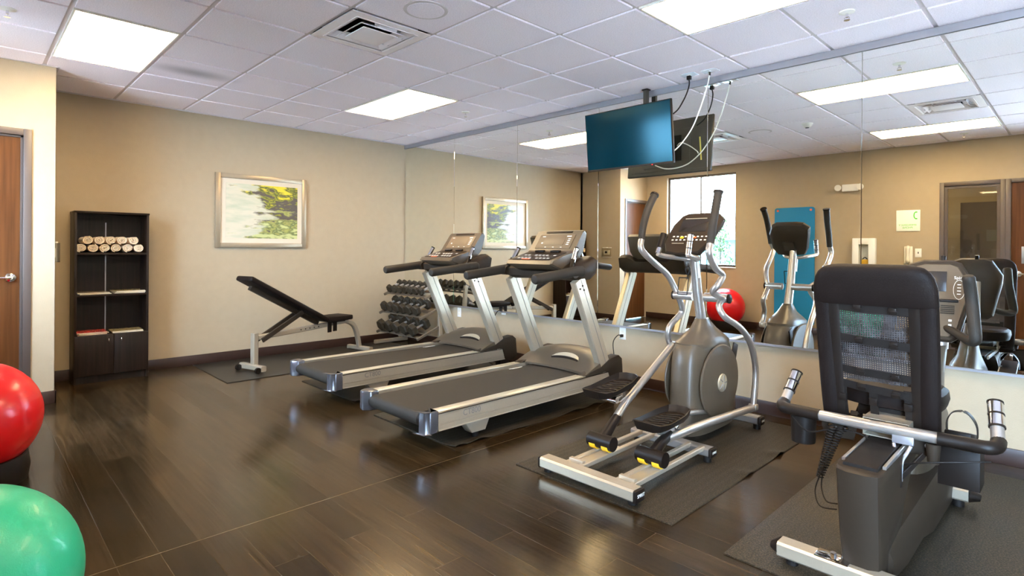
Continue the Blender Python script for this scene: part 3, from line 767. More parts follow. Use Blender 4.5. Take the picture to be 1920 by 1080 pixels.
floor_mat_obj(-5.30,-4.27,2.36,4.34,'black floor mat under the far treadmill','smoothmat',wav=[(2.37,.012,.1)])
floor_mat_obj(-3.86,-2.86,2.29,4.34,'black floor mat with a rippled edge under the near treadmill','ribmat',wav=[(2.33,.02,.06),(2.5,.022,.07),(2.85,.008,.1),(3.5,.015,.1),(3.75,.02,.08)])
floor_mat_obj(-2.40,-1.365,2.39,4.36,'ribbed grey floor mat under the elliptical trainer','ribmat',wav=[(3.25,.012,.05),(3.7,.02,.05)])
floor_mat_obj(-1.085,.12,2.33,4.30,'ribbed grey floor mat under the recumbent bike','ribmat')

# ------------------------------------------------------------ exercise balls
def ball(c, r, m, label, sq):
    x, y, z = c
    t = thing('exercise_ball',label,'exercise ball',(x,y,0),group='exercise balls')
    b = MB(); prof = []
    n = 64
    for k in range(n+1):
        a = -PI/2+PI*k/n; rr = r*math.cos(a); h = r*math.sin(a)
        rr *= 1-.004*(abs((k%8)-4) < 1)      # moulded rings
        prof.append((rr, h*sq))
    b.lathe(prof,(0,0,0),'z',72)
    R = Matrix.Rotation(.5,3,'X') @ Matrix.Rotation(.3,3,'Y')
    b.xf(R)
    for v in b.bm.verts: v.co += Vector((x,y,z))
    b.build('ball_body',m,t,ang=80)
    n_ = R @ Vector((0,0,1)); cc = Vector((x,y,z))+n_*r*sq
    MB().cyl(cc-n_*.004,cc+n_*.002,.009,14).build('valve_plug','white',t)
ball((-4.2,.045,.355),.305,'red','red exercise ball in a black ring base beside the left door',1.0)
ball((-2.26,.005,.298),.287,'green','green exercise ball at the lower left corner, nearest the camera',1.0)
def stand(x,y,r,h,lab):
    m = MB().lathe([(r-.035,.0),(r,.0),(r+.01,h*.5),(r,h),(r-.012,h+.004),(r-.04,h-.03)],(x,y,0),'z',48)
    bmesh.ops.delete(m.bm, geom=[f for f in m.bm.faces if len(f.verts) > 8], context='FACES_ONLY')
    single(m,'ball_base','black',lab,'ball stand','ring bases of the exercise balls',(x,y,0))
stand(-4.2,.045,.237,.14,'black ring base under the red exercise ball')
stand(-2.26,.005,.226,.088,'black ring base under the green exercise ball')

# ------------------------------------------------------------ television on a ceiling pole
tx0, tx1, tz0, tz1 = -3.287, -2.400, 2.010, 2.534
tv = thing('television','flat television hanging from the ceiling on a pole in front of the mirror','television',(-2.84,4.2,tz0))
tilt = math.atan2(.055, tz1-tz0)
def tvx(m):   # tilt about the lower edge
    R = Matrix.Rotation(tilt,4,'X'); Tm = Matrix.Translation((0,4.205,tz0)) @ R @ Matrix.Translation((0,-4.222,-tz0)); return m.xf(Tm)
tvx(MB().b2((tx0,4.212,tz0),(tx1,4.238,tz1),.004)).build('casing','black',tv)
tvx(MB().b2((tx0+.004,4.238,tz0+.004),(tx1-.004,4.244,tz1-.004),.002).b2((tx0+.05,4.244,tz0+.03),(tx1-.05,4.255,tz1-.1),.005).b2((tx0+.2,4.255,tz0+.06),(tx1-.2,4.28,tz0+.33),.012)).build('rear_cover','tvback',tv)
tvx(MB().b2((tx0+.009,4.210,tz0+.016),(tx1-.009,4.2125,tz1-.009))).build('screen','screen',tv)
tvx(MB().b2((tx0,4.2085,tz0),(tx1,4.2125,tz0+.016),.001)).build('lower_bezel','dkgrey',tv)
tvx(MB().box((-2.60,4.2075,tz0+.004),(.009,.002,.004))).build('standby_lamp','led',tv)
tvx(MB().box((-2.77,4.2815,2.22),(.012,.004,.18),0,rotm(0,.08))).build('yellow_strap','yellowlabel',tv)
tvx(MB().box((-2.50,4.2575,2.22),(.012,.004,.22),0,rotm(0,-.12))).build('yellow_strap','yellowlabel',tv)
mt = thing('television_mount','black ceiling pole mount holding the television','mount',(-2.835,4.46,CH))
MB().b2((-2.855,4.44,2.27),(-2.815,4.48,CH-.003),.004).build('pole','tvback',mt)
MB().b2((-2.865,4.43,CH-.012),(-2.805,4.49,CH-.002),.003).build('ceiling_plate','dkgrey',mt)
MB().b2((-3.02,4.268,2.12),(-2.66,4.283,2.36),.003).b2((-2.865,4.283,2.25),(-2.805,4.44,2.30),.004).build('bracket','black',mt)
for nm, (x,y), lab in (('o',(-2.34,4.327),'ceiling power plate with the black plug, left of the cable plate'),('c',(-2.168,4.346),'ceiling cable plate with the white cord, right of the power plate')):
    t = thing('ceiling_outlet',lab,'outlet',(x,y,CH),group='ceiling outlet plates')
    MB().b2((x-.065,y-.045,CH-.007),(x+.065,y+.045,CH-.001),.002).build('cover_plate','plate',t)
    MB().cyl((x,y,CH-.005),(x,y,CH-.014),.014,14).build('socket','chrome' if nm == 'c' else 'cream',t)
t = thing('power_cord','black power cord drooping from the ceiling plate to the television','cord',(-2.34,4.327,CH))
MB().b2((-2.357,4.312,CH-.045),(-2.323,4.342,CH-.012),.004).build('plug','black',t)
MB().tube([(-2.34,4.327,CH-.04),(-2.335,4.32,CH-.09),(-2.352,4.31,CH-.16),(-2.385,4.30,CH-.23),(-2.43,4.295,CH-.29),(-2.50,4.29,CH-.33)],.0055,8,6).build('cord','rubber',t)
t = thing('antenna_cable','white cable hanging from the ceiling plate to the back of the television','cable',(-2.168,4.346,CH))
MB().tube([(-2.168,4.346,CH-.016),(-2.192,4.35,2.626),(-2.245,4.348,2.47),(-2.311,4.346,2.32),(-2.39,4.34,2.21),(-2.47,4.33,2.135),(-2.58,4.31,2.075),(-2.70,4.30,2.052),(-2.82,4.295,2.058),(-2.93,4.285,2.10)],.0055,8,6).build('cord','white',t)
MB().cyl((-2.168,4.346,CH-.012),(-2.168,4.346,CH-.04),.008,10).build('connector','black',t)
MB().tube([(-2.70,4.28,2.26),(-2.66,4.285,2.285),(-2.58,4.29,2.25),(-2.50,4.29,2.19),(-2.47,4.32,2.16)],.0045,8,6).build('branch_cable','white',t)

# ------------------------------------------------------------ outlets and cords on the mirror wall
def outlet(x,z,label,plugged=False,y=YW,sgn=-1):
    t = thing('wall_outlet',label,'outlet',(x,y,z),group='wall outlets')
    MB().b2((x-.036,min(y,y+sgn*.007),z-.058),(x+.036,max(y,y+sgn*.007),z+.058),.003).build('cover_plate','white',t)
    m = MB()
    for dz in (-.02,.02): m.box((x,y+sgn*.0075,z+dz),(.028,.003,.026),.001)
    m.build('socket','cream',t)
    return t
outlet(-3.137,.485,'white outlet with a plugged cord, between the near treadmill and the elliptical')
outlet(-4.80,.575,'white outlet mostly hidden behind the left upright of the near treadmill')
outlet(-5.62,.475,'white outlet right of the dumbbell rack, behind the far treadmill')
def cord(x,z,pts,label,loc):
    t = thing('power_cord',label,'cord',loc,group='treadmill power cords')
    MB().b2((x-.013,YW-.035,z-.013),(x+.013,YW-.009,z+.013),.004).build('plug','black',t)
    MB().tube(pts,.0045,8,6).build('cord','rubber',t)
cord(-3.137,.465,[(-3.137,4.53,.465),(-3.155,4.50,.47),(-3.20,4.49,.40),(-3.19,4.49,.27),(-3.17,4.47,.13),(-3.12,4.42,.012),(-3.0,4.33,.012),(-2.98,4.2,.016)],'black cord from the outlet behind the near treadmill down to the floor',(-3.137,4.5,0))
cord(-4.80,.555,[(-4.80,4.53,.555),(-4.84,4.50,.56),(-4.90,4.49,.46),(-4.90,4.48,.32),(-4.95,4.45,.15),(-4.93,4.38,.012),(-4.8,4.30,.012),(-4.6,4.2,.016)],'black cord from the hidden outlet down behind the far treadmill',(-4.80,4.5,0))
outlet(-3.70,.55,'small white outlet between the window and the blue mat, in the mirror',y=YS,sgn=1)

# ------------------------------------------------------------ things on the rear wall, seen in the mirror
t = thing('exercise_mat','long blue exercise mat hung on two hooks on the rear wall','exercise mat',(-3.25,YS,0))
m = MB(); pr_ = []
x0,x1,z0,z1,r = -3.55,-2.955,.14,1.965,.04
for cx_, cz_, a0 in ((x1-r,z1-r,0),(x0+r,z1-r,90),(x0+r,z0+r,180),(x1-r,z0+r,270)):
    for k in range(6): a = math.radians(a0+k*18); pr_.append((cx_+r*math.cos(a),cz_+r*math.sin(a)))
m.prism(pr_,'y',YS+.016,YS+.028); m.build('foam_sheet','blue',t)
for x in (-3.50,-3.01): MB().cyl((x,YS+.002,1.92),(x,YS+.045,1.92),.006,10).lathe([(0,.028),(.017,.028),(.017,.034),(0,.034)],(x,YS,1.92),'y',18).build('hook','orange',t)
t = thing('equipment_cabinet','white wall cabinet with a window showing a yellow device','wall cabinet',(-2.285,YS,1.0))
m = MB(); x0,x1,z0,z1 = -2.43,-2.14,.98,1.475
m.b2((x0,YS,z0),(x0+.085,YS+.10,z1),.01).b2((x1-.085,YS,z0),(x1,YS+.10,z1),.01).b2((x0+.08,YS,z0),(x1-.08,YS+.10,z0+.09),.004).b2((x0+.08,YS,z1-.09),(x1-.08,YS+.10,z1),.004).b2((x0+.05,YS,z0+.05),(x1-.05,YS+.01,z1-.05))
m.build('cabinet_body','white',t)
MB().b2((x0+.085,YS+.085,z0+.09),(x1-.085,YS+.09,z1-.09)).build('glass_pane','cover',t)
MB().box((-2.275,YS+.045,1.12),(.085,.05,.10),.015).build('rescue_device','yellow',t)
MB().tube([(-2.31,YS+.045,1.17),(-2.275,YS+.05,1.20),(-2.245,YS+.045,1.17)],.006,8,4).build('carry_handle','black',t)
t = thing('wall_sign','pale square sign with a green telephone symbol on the rear wall','sign',(-1.765,YS,1.71))
MB().b2((-1.905,YS+.002,1.57),(-1.63,YS+.010,1.86),.001).build('sign_panel','sign',t)
F3 = frame3((-1,0,0),(0,0,1),(0,1,0))
text('EMERGENCY\nPHONE',.036,(-1.775,YS+.0106,1.635),F3,'greenprint','sign_lettering',t)
m = MB(); c_ = (-1.685,1.785)
arc = [(c_[0]+.012-.028*math.cos(math.radians(a)),c_[1]+.048*math.sin(math.radians(a))) for a in range(-70,71,14)]
m.tube([(x,YS+.011,z) for x,z in arc],[.007]*len(arc),8,sq=(1,.15),upv=(1,0,0)); m.box((arc[0][0]+.008,YS+.0112,arc[0][1]),(.024,.002,.018),.003).box((arc[-1][0]+.008,YS+.0112,arc[-1][1]),(.024,.002,.018),.003)
m.build('telephone_symbol','greenprint',t)
t = thing('wall_telephone','beige wall telephone between the white cabinet and the light switch','telephone',(-1.76,YS,1.13))
MB().b2((-1.81,YS,1.12),(-1.71,YS+.03,1.36),.008).build('phone_base','cream',t)
MB().tube([(-1.76,YS+.035,1.35),(-1.76,YS+.06,1.33),(-1.76,YS+.055,1.24),(-1.76,YS+.06,1.16),(-1.76,YS+.035,1.14)],[.022,.026,.018,.026,.022],12,4).build('handset','cream',t)
t = thing('light_switch','white light switch beside the wall telephone','switch',(-1.65,YS,1.27),group='light switches')
MB().b2((-1.687,YS,1.21),(-1.613,YS+.006,1.33),.002).build('cover_plate','white',t); MB().b2((-1.655,YS+.006,1.26),(-1.645,YS+.012,1.285),.001).build('toggle','black',t)
t = thing('emergency_light','white twin-head emergency light high on the rear wall','emergency light',(-2.48,YS,2.2))
MB().b2((-2.58,YS,2.165),(-2.36,YS+.06,2.27),.012).build('housing','white',t)
for x in (-2.62,-2.33): MB().lathe([(0,0),(.02,0),(.045,.07),(.045,.085),(0,.088)],(x,YS+.02,2.22),'y',20).build('lamp_head','white',t)
t = thing('access_switch_plate','metal plate with two buttons beside the wood door','switch',(-.745+.08,YS,1.2))
MB().b2((-.62+.02,YS-.012,1.15),(-.52+.02,YS-.004,1.36),.002).build('cover_plate','chan',t)

# ------------------------------------------------------------ treadmill
def make_treadmill():
    X0, X1, XC = -3.69, -2.87, -3.28
    t = thing('treadmill','treadmill nearer the camera, its display coloured tan as ceiling light glare','treadmill',(XC,3.0,0),group='silver and grey treadmills')
    # deck frame / feet
    MB().b2((X0+.06,2.2,.12),(X1-.06,4.05,.185),.01).build('deck_frame','black',t)
    for sx in (0,1):
        xo = X0 if sx == 0 else X1; s = 1 if sx == 0 else -1
        # side extrusion with a groove
        prof = [(0,.135),(0,.172),(s*.004,.174),(s*.004,.178),(0,.180),(s*.004,.246),(s*.012,.252),(s*.085,.252),(s*.085,.205),(s*.02,.205),(s*.02,.135)]
        if s < 0: prof = prof[::-1]
        sp = MB().prism([(xo+a,b) for a,b in prof],'y',2.165,4.02).build('side_panel','silver',t,smooth=False)
        MB().b2((min(xo,xo-s*.004),2.165,.136),(max(xo,xo-s*.004),4.02,.143)).build('panel_lip','rail',sp)
        MB().b2((min(xo+s*.006,xo-s*.0015),2.165,.244),(max(xo+s*.006,xo-s*.0015),4.02,.248)).build('panel_line','black',sp)
        MB().b2((min(xo+s*.006,xo+s*.088),2.165,.252),(max(xo+s*.006,xo+s*.088),3.63,.258),.002).build('side_rail','rail',t,'bright rail to stand on')
        a, b = sorted((xo-s*.004,xo+s*.115))
        ec = [(a,2.165),(b,2.165),(b,2.10),((a+b)/2+s*.01,2.055),(xo+s*.015,2.065),(xo-s*.004,2.10)] if s < 0 else [(a,2.165),(a,2.10),(xo+s*.015,2.065),((a+b)/2+s*.01,2.055),(b,2.10),(b,2.165)]
        MB().prism(ec,'z',.128,.268,.012).build('end_cap','capmetal',t)
        # levelling foot block
        a, b = sorted((xo+s*.02,xo+s*.10))
        ft = MB().prism([(2.40,.135),(2.62,.135),(2.58,.055),(2.46,.055)],'x',a,b,.004).build('foot','silver',t)
        MB().cyl(((a+b)/2,2.52,.008),((a+b)/2,2.52,.058),.022,16).build('foot_pad','rubber',ft)
        MB().b2((a,3.95,.008),(b,4.08,.14),.01).build('front_wheel_block','black',t)
    MB().cyl((X0+.1,2.13,.197),(X1-.1,2.13,.197),.046,24).build('rear_roller','black',t)
    # belt wraps over the roller
    bp_ = [(3.80,.236),(2.13,.243)]
    for k in range(1,9): a = PI/2+k*PI/8; bp_.append((2.13+.0485*math.cos(a),.197+.0485*math.sin(a)))
    bp_ += [(3.80,.148),(3.80,.153),(2.13,.153)]
    for k in range(7,-1,-1): a = PI/2+k*PI/8; bp_.append((2.13+.0435*math.cos(a),.197+.0435*math.sin(a)))
    bp_ += [(3.80,.231)]
    be = MB().prism(bp_,'x',XC-.285,XC+.285).build('running_belt','belt',t)
    MB().b2((XC-.275,3.44,.2375),(XC-.262,3.60,.2382)).b2((XC-.258,3.46,.2375),(XC-.252,3.58,.2382)).build('belt_mark','whiteprint',be,'small worn white mark')
    # motor hood
    nu, nv = 28, 14; secs = []
    for j in range(nv+1):
        v = j/nv; row = []
        for i in range(nu+1):
            u = -1+2*i/nu
            yf = 3.62+.15*math.sqrt(max(0,1-(u*.92)**2))-.02; yb = 4.02+.13*(1-u*u)
            y = yf+(yb-yf)*v
            zf = .262; top = .262+.148*math.sin(min(1,v*1.25)*PI/2)**1.1*(1-.45*abs(u)**3)
            if v > .8: top -= .09*((v-.8)/.2)**2
            row.append(Vector((XC+u*.405, y, top)))
        secs.append(row)
    vs, fs = [p for r in secs for p in r], []
    n = nu+1
    for j in range(nv):
        for i in range(nu): a = j*n+i; fs.append([a,a+1,a+n+1,a+n])
    base = len(vs)
    bd = [i for i in range(n)]+[j*n+n-1 for j in range(1,nv+1)]+[nv*n+i for i in range(n-2,-1,-1)]+[j*n for j in range(nv-1,0,-1)]
    low = [Vector((vs[k].x,vs[k].y,.245 if idx < n else .17)) for idx, k in enumerate(bd)]
    vs += low
    for q in range(len(bd)): q2 = (q+1)%len(bd); fs.append([bd[q],base+q,base+q2,bd[q2]])
    m = MB().add(vs,fs); bmesh.ops.recalc_face_normals(m.bm, faces=m.bm.faces[:]); hd = m.build('motor_hood','brownplastic',t,ang=50)
    # crescent badge on the hood
    def hz_(y):
        v = max(0,(y-3.75)/.40); return .262+.148*math.sin(min(1,v*1.25)*PI/2)**1.1
    top_, bot_ = [], []
    for k in range(17):
        u = -1+2*k/16; a = math.sqrt(max(0,1-u*u)); x = XC+.03+u*.15
        yb_ = 3.835+.020*(1-u*u); yt = yb_+.006+.038*a
        bot_.append(Vector((x,yb_,hz_(yb_)+.016))); top_.append(Vector((x,yt,hz_(yt)+.010)))
    m = MB(); m.loft([[top_[k],bot_[k],bot_[k]-Vector((0,0,.008)),top_[k]-Vector((0,0,.008))] for k in range(17)]); bg = m.build('hood_badge','rail',t,'pale crescent badge')
    m = MB(); m.loft([[bot_[k]+Vector((0,0,-.004)),bot_[k]+Vector((0,-.012,-.010)),bot_[k]+Vector((0,-.012,-.024)),bot_[k]+Vector((0,0,-.022))] for k in range(17)]); m.build('badge_recess','black',t)
    # side boots and uprights
    for s, xu in ((-1,-3.655),(1,-2.905)):
        bt_ = MB().prism([(3.64,.256),(3.72,.275),(3.86,.30),(3.99,.36),(4.10,.375),(4.15,.34),(4.17,.16),(4.12,.125),(4.00,.125),(3.96,.254)],'x',xu-.043,xu+.043,.006).build('upright_boot','dkgrey',t)
        m = MB()
        a = Vector((xu,3.95,.26)); b = Vector((xu,3.575,1.045))
        d = (b-a).normalized(); nrm = d.cross(Vector((1,0,0)))
        for off, w, h in ((0,.062,.135),):
            m.bar([a,b],w,h,upv=nrm)
        upn = m.build('upright','silver',t)
        m = MB(); m.bar([a+nrm*.01+Vector((0,0,0)),b+nrm*.01],.066,.006,upv=nrm); m.build('upright_groove','greyprint',upn)
        m = MB()
        for dy, dz in ((.02,-.05),(-.01,-.075),(.04,-.085)): m.cyl((xu+s*.030,3.585+dy,1.045+dz),(xu+s*.037,3.585+dy,1.045+dz),.007,10)
        m.build('bolts','black',upn)
    # cross console body
    m = MB()
    def sec(x, k=1.0, dz=0):
        q = [(3.50,1.06),(3.49,1.12),(3.55,1.16),(3.66,1.195),(3.77,1.235),(3.83,1.20),(3.81,1.09),(3.72,1.035),(3.58,1.03)]
        cy_, cz_ = 3.65, 1.12
        return [Vector((x,cy_+(y-cy_)*k,cz_+(z-cz_)*k+dz)) for y,z in q]
    m.loft([sec(X0-.005,.62),sec(X0+.012,.9),sec(X0+.06),sec(X0+.13,.98),sec(XC-.2,.74,-.02),sec(XC+.2,.74,-.02),sec(X1-.13,.98),sec(X1-.06),sec(X1-.012,.9),sec(X1+.005,.62)])
    m.build('console_beam','dkgrey',t,ang=50)
    for s, xu in ((-1,-3.675),(1,-2.885)):
        MB().tube([(xu,3.60,1.112),(xu,3.50,1.108),(xu,3.30,1.088),(xu,3.06,1.064)],[.047,.042,.039,.039],20,4,round_end=True).build('handrail','foam',t)
        MB().cyl((xu+s*.028,3.50,1.10),(xu-s*.05,3.50,1.10),.042,20).build('handrail_hub','dkgrey',t)
        g = MB().tube([(xu-s*.02,3.50,1.125),(xu-s*.035,3.53,1.17),(xu-s*.045,3.55,1.205)],[.016,.017,.018],14,3).build('pulse_grip_base','black',t)
        a, b = Vector((xu-s*.045,3.55,1.185)), Vector((xu-s*.058,3.61,1.29))
        m = MB().tube([a,b],.021,16); m.build('pulse_grip','chrome',t)
        MB().tube([b,b+(b-a).normalized()*.012],.0205,16).cyl(a-(b-a).normalized()*.012,a,.0205,16).box(tuple((a+b)/2),(.046,.008,.094),.002,rotm(-math.atan2(.05,.085))).build('grip_insulator','black',g)
    # console: two sloping slabs
    L0, R0 = XC-.25, XC+.25
    m = MB()
    P0 = [(3.375,1.165),(3.40,1.195),(3.66,1.265),(3.675,1.28),(3.80,1.452),(3.822,1.455),(3.85,1.43),(3.80,1.27),(3.70,1.17),(3.50,1.12)]
    def cs(x, k): cy_, cz_ = 3.64, 1.25; return [Vector((x,cy_+(y-cy_)*k,cz_+(z-cz_)*k)) for y,z in P0]
    m.loft([cs(L0-.012,.93),cs(L0,.99),cs(L0+.03,1),cs(R0-.03,1),cs(R0,.99),cs(R0+.012,.93)]); m.build('console','brownplastic',t,ang=30)
    # display panel, following the upper slope
    ua = Vector((0,3.80-3.675,1.452-1.28)).normalized(); un = ua.cross(Vector((1,0,0))); un = un if un.y < 0 else -un
    la = Vector((0,3.66-3.40,1.265-1.195)).normalized(); ln = la.cross(Vector((1,0,0))); ln = ln if ln.z > 0 else -ln
    Ru = Matrix((( 1,ua.x,un.x),(0,ua.y,un.y),(0,ua.z,un.z))); Rl = Matrix(((1,la.x,ln.x),(0,la.y,ln.y),(0,la.z,ln.z)))
    uo = Vector((XC,3.675,1.28)); lo_ = Vector((XC,3.40,1.195))
    def onU(x,u,h): return uo+Vector((x,0,0))+ua*u+un*h
    def onL(x,u,h): return lo_+Vector((x,0,0))+la*u+ln*h
    dp = MB().box(onU(0,.092,.002),(.40,.15,.006),.002,Ru).build('display_panel','glare_face',t)
    MB().box(onU(-.01,.10,.006),(.24,.10,.003),.001,Ru).build('display_window','glare_face',dp)
    m = MB(); m.box(onU(-.15,.145,.0056),(.035,.008,.0012),0,Ru)
    for k in range(4): m.box(onU(.155,.12-.02*k,.0056),(.028,.008,.0012),0,Ru)
    for k in range(3): m.box(onU(-.08+.09*k,.03,.0056),(.018,.005,.0012),0,Ru)
    m.box(onU(-.14,.075,.0056),(.02,.014,.0012),0,Ru).box(onU(.14,.148,.0056),(.05,.010,.0012),0,Ru); m.build('display_marks','whiteprint',dp)
    MB().box(onU(0,.195,.002),(.30,.018,.006),.002,Ru).build('speaker_slot','dkgrey',t)
    kp = MB().box(onL(0,.13,.002),(.42,.23,.005),.002,Rl).build('keypad','dkgrey',t)
    for r_ in range(3):
        for k in range(9):
            if (r_+k)%5 != 4: MB().box(onL(-.17+.042*k,.055+.045*r_,.0052),(.024,.018,.002),.0005,Rl).build('key','greyprint' if r_ == 1 else 'whiteprint',kp)
    MB().box(onL(-.06,.025,.0055),(.09,.022,.003),.001,Rl).build('stop_key','orange',kp)
    for k in (-1,1): MB().box(onL(.09*k,.245,.012),(.10,.03,.018),.004,Rl).build('bookrest_lip','black',t)
    for s, x in ((1,X1+.0005),(-1,X0-.0005)):
        text('CT800',.055,(x,2.44,.213),frame3((0,s,0),(0,0,1),(s,0,0)),'greyprint','side_lettering',t)
    return t
tm = make_treadmill()
dup(tm,(-1.40,.08,0),label='treadmill farther from the camera, in front of the dumbbell rack')

# ------------------------------------------------------------ weight bench (local frame, turned)
bn = thing('weight_bench','black padded incline bench with a beige steel frame against the back wall','weight bench',(-6.06,2.19,0),math.atan2(.36,1.45),local=True)
MB().bar([(0,0,.05),(0,0,.395)],.062,.062,upv=(0,1,0)).build('rear_post','bench',bn)
MB().bar([(-.19,-.02,.048),(.19,-.02,.048)],.055,.055).build('rear_foot','bench',bn)
for x in (-.16,.17): MB().cyl((x-.012,-.075,.037),(x+.012,-.075,.037),.031,18).build('wheel','rubber',bn)
MB().bar([(0,.03,.345),(0,.7,.372),(0,1.12,.392),(0,1.22,.392),(0,1.33,.34),(0,1.39,.24),(0,1.44,.045)],.055,.05,smooth=5).build('main_beam','bench',bn)
MB().bar([(-.2,1.45,.035),(.2,1.45,.035)],.055,.05).build('front_foot','bench',bn)
m = MB()
for k in range(5): m.box((.029,.55+.06*k,.368+.002*k),(.004,.012,.012))
m.build('adjustment_holes','black',bn)
a, b = Vector((0,-.13,.965)), Vector((0,.86,.435)); d = (b-a).normalized(); nn = Vector((1,0,0)).cross(d); nn = nn if nn.z > 0 else -nn
R = Matrix(((1,d.x,nn.x),(0,d.y,nn.y),(0,d.z,nn.z)))
MB().box((a+b)/2+nn*.01,(.27,(b-a).length,.055),.02,R,3).build('back_pad','vinyl',bn)
MB().box((a+b)/2-nn*.05+d*.03,(.05,(b-a).length*.86,.045),.004,R).build('back_support','dkgrey',bn)
MB().prism([(-.12,-.17),(.12,-.17),(.15,.02),(.13,.17),(-.13,.17),(-.15,.02)],'z',0,.055,.014).xf(Matrix.Translation((0,1.05,.425))).build('seat_pad','vinyl',bn)
MB().box((0,1.05,.415),(.14,.2,.02)).box((.05,.93,.36),(.012,.05,.13)).box((.05,1.01,.36),(.012,.05,.12)).build('seat_bracket','black',bn)
for x in (-.045,.045): MB().bar([(x,.56,.565),(x,.06,.315)],.02,.05,upv=(0,-.45,.9)).build('prop_strut','dkgrey',bn)

# ------------------------------------------------------------ dumbbell rack
rk = thing('dumbbell_rack','beige three-tier dumbbell rack in the corner by the mirror','rack',(-6.2,4.25,0))
for x in (-6.66,-5.74):
    MB().bar([(x,4.36,.02),(x,4.30,.80)],.05,.05,upv=(0,-1,0)).build('post','bench',rk)
    MB().bar([(x,3.96,.035),(x,4.46,.035)],.055,.05).build('base_foot','bench',rk)
tiers = [(.27,3.99,.080,.16),(.51,4.03,.070,.15),(.74,4.10,.056,.13)]
ttilt = math.radians(21)
for k, (z, y, r, hl) in enumerate(tiers):
    for o_ in (0.035,.165):
        yy, zz = y+o_, z-.012+o_*math.tan(ttilt)-r
        MB().bar([(-6.66,yy,zz),(-5.74,yy,zz)],.05,.012,upv=(0,-math.sin(ttilt),math.cos(ttilt))).build('shelf_rail','racksteel',rk)
    for x in (-6.66,-5.74): MB().bar([(x,y+.0,z-.022-r),(x,4.34,z-.022-r+(4.34-y)*math.tan(ttilt))],.03,.03).build('shelf_arm','racksteel',rk)
def dumbbell_proto(r):
    db = thing('dumbbell','x','dumbbell',(0,0,0),local=True)
    hw = r*.9; g = .062
    def head(sy):
        m = MB(); secs = []
        for yy, k in ((0,.82),(.012,1),(hw-.012,1),(hw,.80)):
            secs.append([Vector((math.cos(PI/6+i*PI/3)*r*k, sy*(g+yy), math.sin(PI/6+i*PI/3)*r*k)) for i in range(6)])
        return m.loft(secs).build('head','dumb',db,smooth=False)
    head(-1); head(1)
    MB().tube([(0,-g-.004,0),(0,-.03,0),(0,.03,0),(0,g+.004,0)],[.013,.016,.016,.013],12).build('handle','greyprint',db)
    return db
tn = ['bottom','middle','top']
for k, (z, y, r, hl) in enumerate(tiers):
    n = [5,6,7][k]; proto = dumbbell_proto(r)
    for i in range(n):
        x = -6.66+.10+i*(.92-.20)/(n-1)
        o = proto if i == 0 else dup(proto)
        c = y+.10
        o.location = (x, c, z+.10*math.tan(ttilt)); o.rotation_euler = (ttilt, random.uniform(-.25,.25), random.uniform(-.05,.05))
        w_ = 'leftmost' if i == 0 else ('rightmost' if i == n-1 else ordn[i])
        lab = '%s black hex dumbbell on the %s tier of the rack'%(w_,tn[k]) if i in (0,n-1) else '%s black hex dumbbell from the left on the %s tier'%(w_,tn[k])
        tag(o, lab, 'dumbbell', 'hex dumbbells on the rack')

# ------------------------------------------------------------ elliptical trainer
EX = -1.905
e = thing('elliptical_trainer','grey elliptical trainer with swinging arms between treadmill and recumbent bike','elliptical trainer',(EX,3.3,0))
RL, RR = -2.03, -1.69      # pedal rail centres
ft = MB().bar([(-2.215,2.44,.062),(-1.585,2.44,.062)],.085,.062).build('rear_stabiliser','silver',e)
for s, x in ((-1,-2.222),(1,-1.578)):
    cp = MB().box((x,2.44,.060),(.026,.088,.066),.012).build('end_cap','black',e)
    MB().cyl((x-s*.035,2.44,.007),(x-s*.035,2.44,.035),.024,16).build('levelling_foot','rubber',e)
    if s > 0: text('SPIRIT',.024,(x+.0135,2.44,.064),frame3((0,1,0),(0,0,1),(1,0,0)),'whiteprint','cap_lettering',cp)
MB().bar([(-2.15,3.26,.07),(-1.60,3.26,.07)],.075,.05).build('middle_stabiliser','tube',e)
cp = MB().box((-1.592,3.26,.068),(.024,.08,.056),.01).build('end_cap','black',e); text('SPIRIT',.02,(-1.5793,3.26,.07),frame3((0,1,0),(0,0,1),(1,0,0)),'whiteprint','cap_lettering',cp)
for x in (-2.12,-1.625): MB().cyl((x,3.26,.007),(x,3.26,.05),.024,16).build('levelling_foot','rubber',e)
for xr in (RL,RR):
    m = MB()
    for s in (-1,1): m.bar([(xr+s*.045,2.48,.075),(xr+s*.045,3.24,.088)],.028,.028)
    m.box((xr,2.70,.074),(.075,.42,.012)).build('roller_rail','silver',e)
    MB().box((xr,2.51,.09),(.10,.03,.03),.006).build('rail_stop','silver',e)
MB().bar([(EX,3.26,.075),(EX,4.10,.075)],.075,.05).build('main_beam','tube',e)
MB().bar([(-2.19,4.12,.07),(-1.66,4.12,.07)],.075,.055).build('front_stabiliser','tube',e)
for s, x in ((-1,-2.20),(1,-1.648)):
    cp = MB().box((x,4.12,.07),(.03,.08,.062),.014).build('end_cap','black',e); MB().cyl((x-s*.03,4.12,.007),(x-s*.03,4.12,.045),.026,16).build('levelling_foot','rubber',e)
    if s > 0: text('SPIRIT',.02,(x+.0153,4.12,.07),frame3((0,1,0),(0,0,1),(1,0,0)),'whiteprint','cap_lettering',cp)
